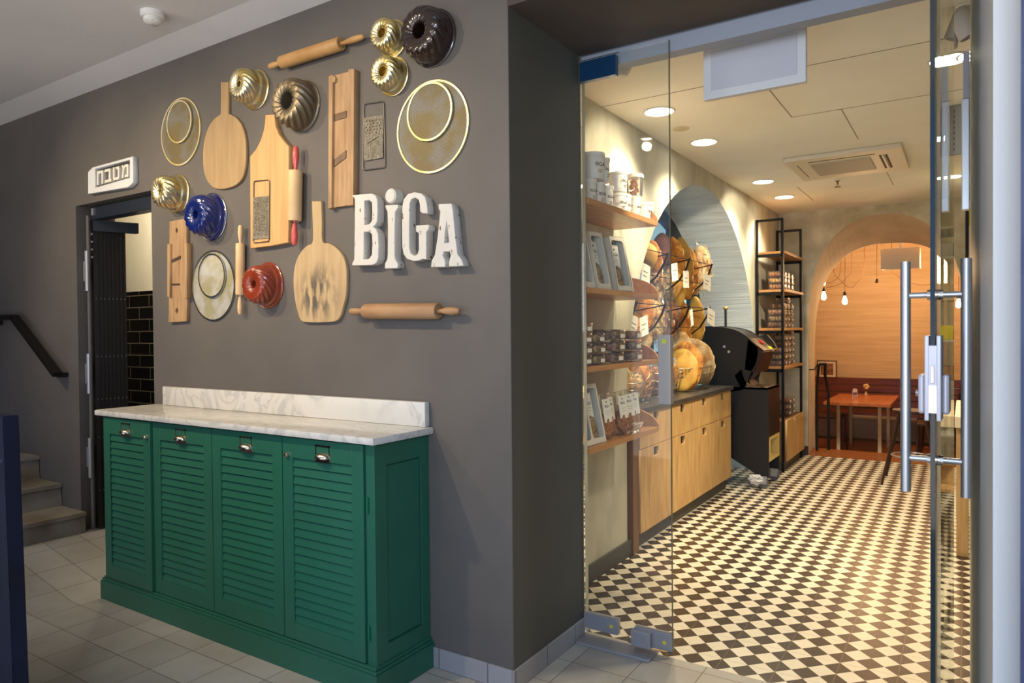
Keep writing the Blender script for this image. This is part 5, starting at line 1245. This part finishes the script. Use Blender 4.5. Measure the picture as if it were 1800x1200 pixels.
# cookie tubs on the rack
tb = clam(.125, .062, 11, CKL[0]); tb2 = clam(.125, .062, 12, mat('cookies_amber', rgb(196, 142, 78), .6, col2=rgb(130, 70, 60), scale=50))
GR = 'clear cookie tubs on the tall rack'
shn = ['second shelf', 'third shelf', 'fourth shelf', 'low cabinet top']
lay = [(1.79, [(7.40, 3), (7.57, 3), (7.74, 3), (7.92, 3)]), (1.405, [(7.38, 3), (7.55, 4), (7.72, 5), (7.90, 4)]), (1.02, [(7.40, 3), (7.57, 5), (7.74, 5), (7.92, 6)]), (.4875, [(7.75, 3), (7.92, 3)])]
scn = ['nearest', 'second', 'third', 'farthest']
for (z, stacks), sn in zip(lay, shn):
    for j, (y, n_) in enumerate(stacks):
        for k in range(n_):
            zz_ = (z + .0255 if z > .5 else .5105) + k * .0625
            put(tb if (j + k) % 2 else tb2, (-1.60 + random.uniform(-.004, .004), y, zz_), f'clear cookie tub on the rack, {sn}, {scn[j]} stack, {"topmost" if k == n_ - 1 else ("bottom" if k == 0 else "number " + str(k + 1) + " from the bottom")}', 'container', GR)

# ================================================================== BACK ROOM
FB = -.17
TOPW = mat('orange_table_wood', rgb(196, 112, 52), .3, col2=rgb(168, 88, 36), scale=4, stretch=(6, .8, 1), coat=.3)
a_, b_ = at(1447, 706, 1, 9.25), at(1562, 706, 1, 9.25)
TZ = a_.z; O = Vector(((a_.x + b_.x) / 2, 9.8, FB))
tbn = thing('dining_table', 'orange-lit wooden table with steel legs in the back room', 'table', O)
B(O).box(a_.x, b_.x + .02, 9.25, 10.55, TZ - .035, TZ, .003).obj('tabletop', TOPW, tbn, loc=(0, 0, 0))
LEGM = mat('table_leg_steel', rgb(150, 120, 84), .35, .8)
for x in (a_.x + .16, b_.x - .10):
    for y in (9.33, 10.45): B(O).box(x - .02, x + .02, y - .02, y + .02, FB, TZ - .035, .002).obj('leg', LEGM, tbn, loc=(0, 0, 0))
BENW = mat('red_brown_bench_wood', rgb(112, 56, 34), .35, col2=rgb(88, 40, 24), scale=4, stretch=(.6, 1, 6), coat=.3)
O = Vector((-1.0, 11.0, FB)); bn = thing('wooden_bench', 'long red-brown slatted bench along the back wall', 'bench', O)
for k in range(4): B(O).box(-2.4, 1.2, 11.12, 11.15, .30 + k * .105, .395 + k * .105, .003).obj('back_slat', BENW, bn, loc=(0, 0, 0))
B(O).box(-2.4, 1.2, 10.72, 11.12, .22, .26, .004).obj('seat', BENW, bn, loc=(0, 0, 0))
for x in (-2.3, -1.4, -.5, .4, 1.1): B(O).box(x - .03, x + .03, 10.76, 11.15, FB, .22).obj('support', BENW, bn, loc=(0, 0, 0))
c = at(1453, 651, 1, 11.1); x0, x1, z0, z1 = c.x - .135, c.x + .135, at(1453, 668, 1, 11.1).z, at(1453, 633.5, 1, 11.1).z
z0 = .695
O = Vector((c.x, 11.13, z0)); pf = thing('picture_frame', 'dark framed picture with cream mount standing on the bench back', 'picture', O)
b = B(O).box(x0, x1, 11.12, 11.135, z0, z0 + .012).box(x0, x1, 11.12, 11.135, z1 - .012, z1).box(x0, x0 + .012, 11.12, 11.135, z0, z1).box(x1 - .012, x1, 11.12, 11.135, z0, z1); b.obj('frame', mat('dark_frame_wood', rgb(52, 26, 18), .4), pf, loc=(0, 0, 0))
B(O).box(x0 + .012, x1 - .012, 11.125, 11.130, z0 + .012, z1 - .012).obj('mount', mat('cream_mount', rgb(214, 196, 170), .7), pf, loc=(0, 0, 0))
B(O).box(x0 + .05, x1 - .05, 11.122, 11.125, z0 + .045, z1 - .045).obj('picture', mat('brown_print', rgb(84, 52, 36), .5, col2=rgb(150, 104, 72), scale=16), pf, loc=(0, 0, 0))
def chair(label, loc, rz):
    t = thing('dining_chair', label, 'chair', loc, 'dark chairs in the back room'); t.rotation_euler = (0, 0, rz)
    SEAT = mat('dark_chair_wood', rgb(58, 32, 22), .4)
    B().box(-.2, .2, -.2, .2, .43, .455, .008).obj('seat', SEAT, t)
    for sx in (-1, 1):
        B().tube([(sx * .18, .18, .43), (sx * .19, .2, 0)], .013, 8).obj('leg', SEAT, t); B().tube([(sx * .18, -.18, .43), (sx * .19, -.22, 0)], .013, 8).obj('leg', SEAT, t)
        B().tube([(sx * .18, -.19, .44), (sx * .185, -.24, .84)], .012, 8).obj('back_post', SEAT, t)
    for k in range(3): B().box(-.18, .18, -.245 + .014 * (2 - k), -.232 + .014 * (2 - k), .60 + .09 * k, .65 + .09 * k, .004).obj('back_slat', SEAT, t)
    return t
chair('dark wooden chair left of the table behind the railing', (-1.50, 9.95, FB), -PI / 2)
chair('dark wooden chair at the right side of the table', (-.28, 9.75, FB), PI / 2)
chair('dark wooden chair farther back at the right of the table', (-.26, 10.35, FB), PI / 2)
def tabletop_item(label, nm, c, cat_): return thing(nm, label, cat_, c)
p = at(1503, 690, 1, 10.2); t = tabletop_item('small glass condiment caddy with a white card on the table', 'condiment_caddy', Vector((p.x, 10.2, TZ)), 'caddy')
B().box(-.035, .035, -.03, .03, 0, .012, .002).box(-.03, -.026, -.02, .02, .012, .075).box(.026, .03, -.02, .02, .012, .075).obj('holder', STEEL, t); B().box(-.025, .025, -.004, .0, .05, .10).obj('card', LABEL, t)
for s in (-.017, .015): B().lathe([(0, .012), (.011, .012), (.011, .05), (.006, .055), (0, .055)], (s, .012, 0), seg=14).obj('shaker', CLEARP, t, smooth=True)
p = at(1522, 690, 1, 10.3); t = tabletop_item('small vase with a pale flower on the table', 'flower_vase', Vector((p.x, 10.3, TZ)), 'vase')
B().lathe([(0, 0), (.016, 0), (.02, .02), (.01, .05), (.012, .06), (.008, .06), (.006, .05), (0, .004)], seg=18).obj('vase', mat('vase_white', rgb(216, 196, 160), .3), t, smooth=True)
B().tube([(0, 0, .03), (.004, 0, .10)], .002, 6).obj('stem', mat('stem_green', rgb(60, 80, 40), .6), t)
b = B(); [b.blob((.004 + .022 * math.cos(a), .01 * math.sin(a * 2), .125 + .022 * math.sin(a)), (.018, .012, .018), .2, 3, 2) for a in (0, 1.25, 2.5, 3.75, 5)]; b.obj('petals', mat('petal_cream', rgb(226, 190, 130), .6), t, smooth=True)
# railing at the arch
O = Vector((-1.38, 8.7, 0)); rl = thing('stair_railing', 'black bent steel railing at the steps into the back room', 'railing', O)
h0 = at(1441, 640, 1, 8.6); h1 = at(1450, 658, 1, 8.75); h2 = at(1456, 690, 1, 8.85); h3 = at(1456, 792, 1, 8.85)
B(O).tube([h0, (h0.x + .05, 8.65, h0.z + .005), h1, h2, (h2.x, 8.85, h2.z - .1), (h3.x, 8.87, 0)], .016, 10).obj('handrail', BLACKM, rl, smooth=True, loc=(0, 0, 0))
g0 = at(1436, 790, 1, 8.75); B(O).tube([(h0.x - .01, 8.62, h0.z), (g0.x, 8.75, h0.z - .3), (g0.x, 8.75, 0)], .014, 10).obj('post', BLACKM, rl, smooth=True, loc=(0, 0, 0))
hk = at(1424, 650, 1, 8.45); b = B(O).tube([(hk.x - .04, 8.52, hk.z), (hk.x + .03, 8.52, hk.z), (hk.x + .05, 8.55, hk.z + .04), (h0.x, 8.6, h0.z)], .007, 8); b.obj('bracket', BLACKM, rl, smooth=True, loc=(0, 0, 0))
# wall unit above
a_, b_ = at(1548, 438, 1, 9.35), at(1617, 470, 1, 9.35)
O = Vector(((a_.x + b_.x) / 2, 9.35, b_.z)); t = thing('wall_air_conditioner', 'grey-white box unit hanging high in the back room arch', 'air conditioner', O)
B(O).box(a_.x, b_.x, 9.32, 9.55, b_.z, a_.z, .008).obj('body', mat('unit_beige', rgb(226, 220, 208), .5), t, smooth=True, loc=(0, 0, 0))
B(O).box((a_.x + b_.x) / 2 - .01, (a_.x + b_.x) / 2 + .01, 9.40, 9.42, a_.z, 2.95).obj('hanger', STEEL, t, loc=(0, 0, 0))
# bulbs on cords
CORD = mat('brown_cord', rgb(92, 56, 32), .7)
ZCB = 2.95
for i, (px, py, on, Y, dr, l) in enumerate([(1447, 492, 1, 9.9, .0, 'lit bulb partly behind another at the arch edge'), (1448, 517, 1, 9.6, 0, 'lit pear-shaped bulb nearest the arch edge'), (1485, 525, 1, 9.7, 0, 'lit pear-shaped bulb left of the empty socket'), (1541, 502, 0, 9.8, 0, 'dark empty lamp socket on a knotted cord'), (1685, 530, 1, 9.7, 0, 'lit bulb seen beside the glass door leaf')]):
    p = at(px, py, 1, Y); t = thing('pendant_bulb', l, 'pendant lamp', (p.x, p.y, ZCB), 'bulbs hanging on cords in the back room')
    dz = p.z - ZCB
    B().tube([(0, 0, 0), (.004, 0, dz * .5), (0, 0, dz + .08)], .003, 6).obj('cord', CORD, t)
    B().lathe([(0, dz + .095), (.014, dz + .09), (.02, dz + .07), (.02, dz + .035), (0, dz + .035)] , seg=16).obj('socket', mat('dark_socket', rgb(48, 24, 14), .5), t, smooth=True)
    if on:
        B().lathe([(0, dz + .04), (.012, dz + .035), (.02, dz + .01), (.03, dz - .03), (.027, dz - .055), (.012, dz - .072), (0, dz - .075)], seg=20).obj('bulb', BULB, t, smooth=True)
for k, (pts_) in enumerate([[(1465, 470), (1475, 490), (1493, 505), (1505, 498), (1519, 470)], [(1453, 505), (1475, 500), (1490, 485), (1497, 470)], [(1453, 497), (1468, 492), (1478, 470)], [(1568, 470), (1575, 482), (1590, 492), (1612, 500), (1640, 498), (1660, 480)]]):
    q = [at(x, y, 1, 10.1) for x, y in pts_]; q = [Vector((q[0].x, 10.1, ZCB))] * (k != 1 and k != 2) + q + [Vector((q[-1].x, 10.1, ZCB))]
    O = q[-1].copy(); b = B(O).tube([Vector(v) for v in cat([tuple(v) for v in q], 5, False)], .004, 6); o = b.obj('swagged_cord', CORD, smooth=True)
    tag(o, ['brown cord in a deep swag over the left bulbs', 'thin cord running up from the lower left bulb', 'thin cord running up from the upper left bulb', 'brown cord swagged to the right behind the steel handle'][k], 'cord', 'swagged lamp cords')

t = thing('wooden_stool', 'dark wooden stool with splayed legs beyond the steel pull handle', 'stool', (-.40, 7.35, 0)); SW_ = MATS['dark_chair_wood']
B().lathe([(0, .64), (.16, .64), (.165, .655), (.16, .67), (0, .67)], seg=28).obj('seat', SW_, t, smooth=True)
for sx, sy in ((-1, -1), (-1, 1), (1, -1), (1, 1)): B().tube([(sx * .10, sy * .10, .64), (sx * .23, sy * .23, .0)], [.014, .010], 8).obj('leg', SW_, t, smooth=True)
B().tube([(.17 * math.cos(a), .17 * math.sin(a), .25) for a in [2 * PI * k / 24 for k in range(24)]], .006, 6, True).obj('foot_ring', STEEL, t)
# ================================================================== RIGHT SIDE OF THE SHOP
O = Vector((.15, 5.1, 0)); ck = thing('wooden_counter', 'wooden counter with a square leg and pale top beyond the door leaf', 'counter', O)
for x, y in ((-.012, 5.16), (.75, 5.16), (-.012, 6.2), (.75, 6.2)): B(O).box(x - .03, x + .035, y - .035, y + .035, 0, .80, .003).obj('leg', OAK, ck, loc=(0, 0, 0))
B(O).box(-.05, .8, 5.10, 6.26, .80, .87, .003).obj('top', mat('pale_top', rgb(224, 206, 170), .4), ck, loc=(0, 0, 0))
B(O).box(-.03, .77, 5.16, 6.2, .38, .40, .002).obj('lower_shelf', OAK, ck, loc=(0, 0, 0))
O = Vector((.3, 5.2, CEIL)); hp = thing('slotted_bulkhead', 'grey slotted steel panel hanging under the ceiling on the right', 'panel', O)
PX0 = at(1668, 200, 1, 4.9).x
b = B(O).box(PX0, .9, 4.9, 4.93, 2.44, CEIL - .001); b.obj('panel', mat('grey_steel_panel', rgb(146, 148, 150), .5, .3), hp, loc=(0, 0, 0))
b = B(O)
for k in range(8): b.box(PX0 + .02, PX0 + .028, 4.897, 4.9, 2.46 + k * .032, 2.478 + k * .032)
b.obj('slot_row', BLACKM, hp, loc=(0, 0, 0))
O = Vector((.25, 7.4, 0)); sh = thing('wall_cabinet_rack', 'tall dark shelf unit with glass shelves on the far right of the shop', 'shelf', O)
SX0 = .02
for x in (SX0, .6): 
    for y in (6.9, 7.6): B(O).box(x - .012, x + .012, y - .012, y + .012, 0, 2.45).obj('post', RKM, sh, loc=(0, 0, 0))
for z in (.5, .95, 1.3, 1.65, 2.0, 2.25): B(O).box(SX0 + .013, .587, 6.9, 7.6, z, z + .015).obj('shelf_board', mat('pale_shelf', rgb(190, 190, 176), .4), sh, loc=(0, 0, 0))
YP = mat('yellow_package', rgb(214, 196, 30), .5); MP = mat('magenta_package', rgb(150, 40, 70), .5)
for k, (x, w_, m, l) in enumerate([(.045, .05, YP, 'first tall yellow package on the top shelf at the far right'), (.10, .03, MP, 'small magenta package between the yellow ones'), (.155, .055, YP, 'second tall yellow package on the top shelf at the far right'), (.23, .05, YP, 'third tall yellow package on the top shelf at the far right')]):
    h_ = .19 if m is YP else .1; o = B(Vector((x, 7.0, 2.266))).box(x - w_ / 2, x + w_ / 2, 6.95, 7.05, 2.266, 2.266 + h_, .004).obj('package', m); tag(o, l, 'package', 'packages on the far right shelf')
for k, (z, c_, l) in enumerate([(2.016, (200, 196, 180), 'white'), (1.666, (190, 176, 140), 'cream'), (1.316, (210, 200, 60), 'yellow'), (.966, (150, 120, 90), 'brown')]):
    for j in range(3):
        x = .09 + j * .16; o = B(Vector((x, 7.1, z))).box(x - .06, x + .06, 7.0, 7.2, z, z + .12, .004).obj('package', mat('pack_' + l, rgb(*c_), .5)); tag(o, f'{l} box on the far right shelf unit, {["left", "middle", "right"][j]} of its row', 'package', 'packages on the far right shelf')
for o in list(COL.objects):
    if o.name.startswith('tmp'): bpy.data.objects.remove(o)
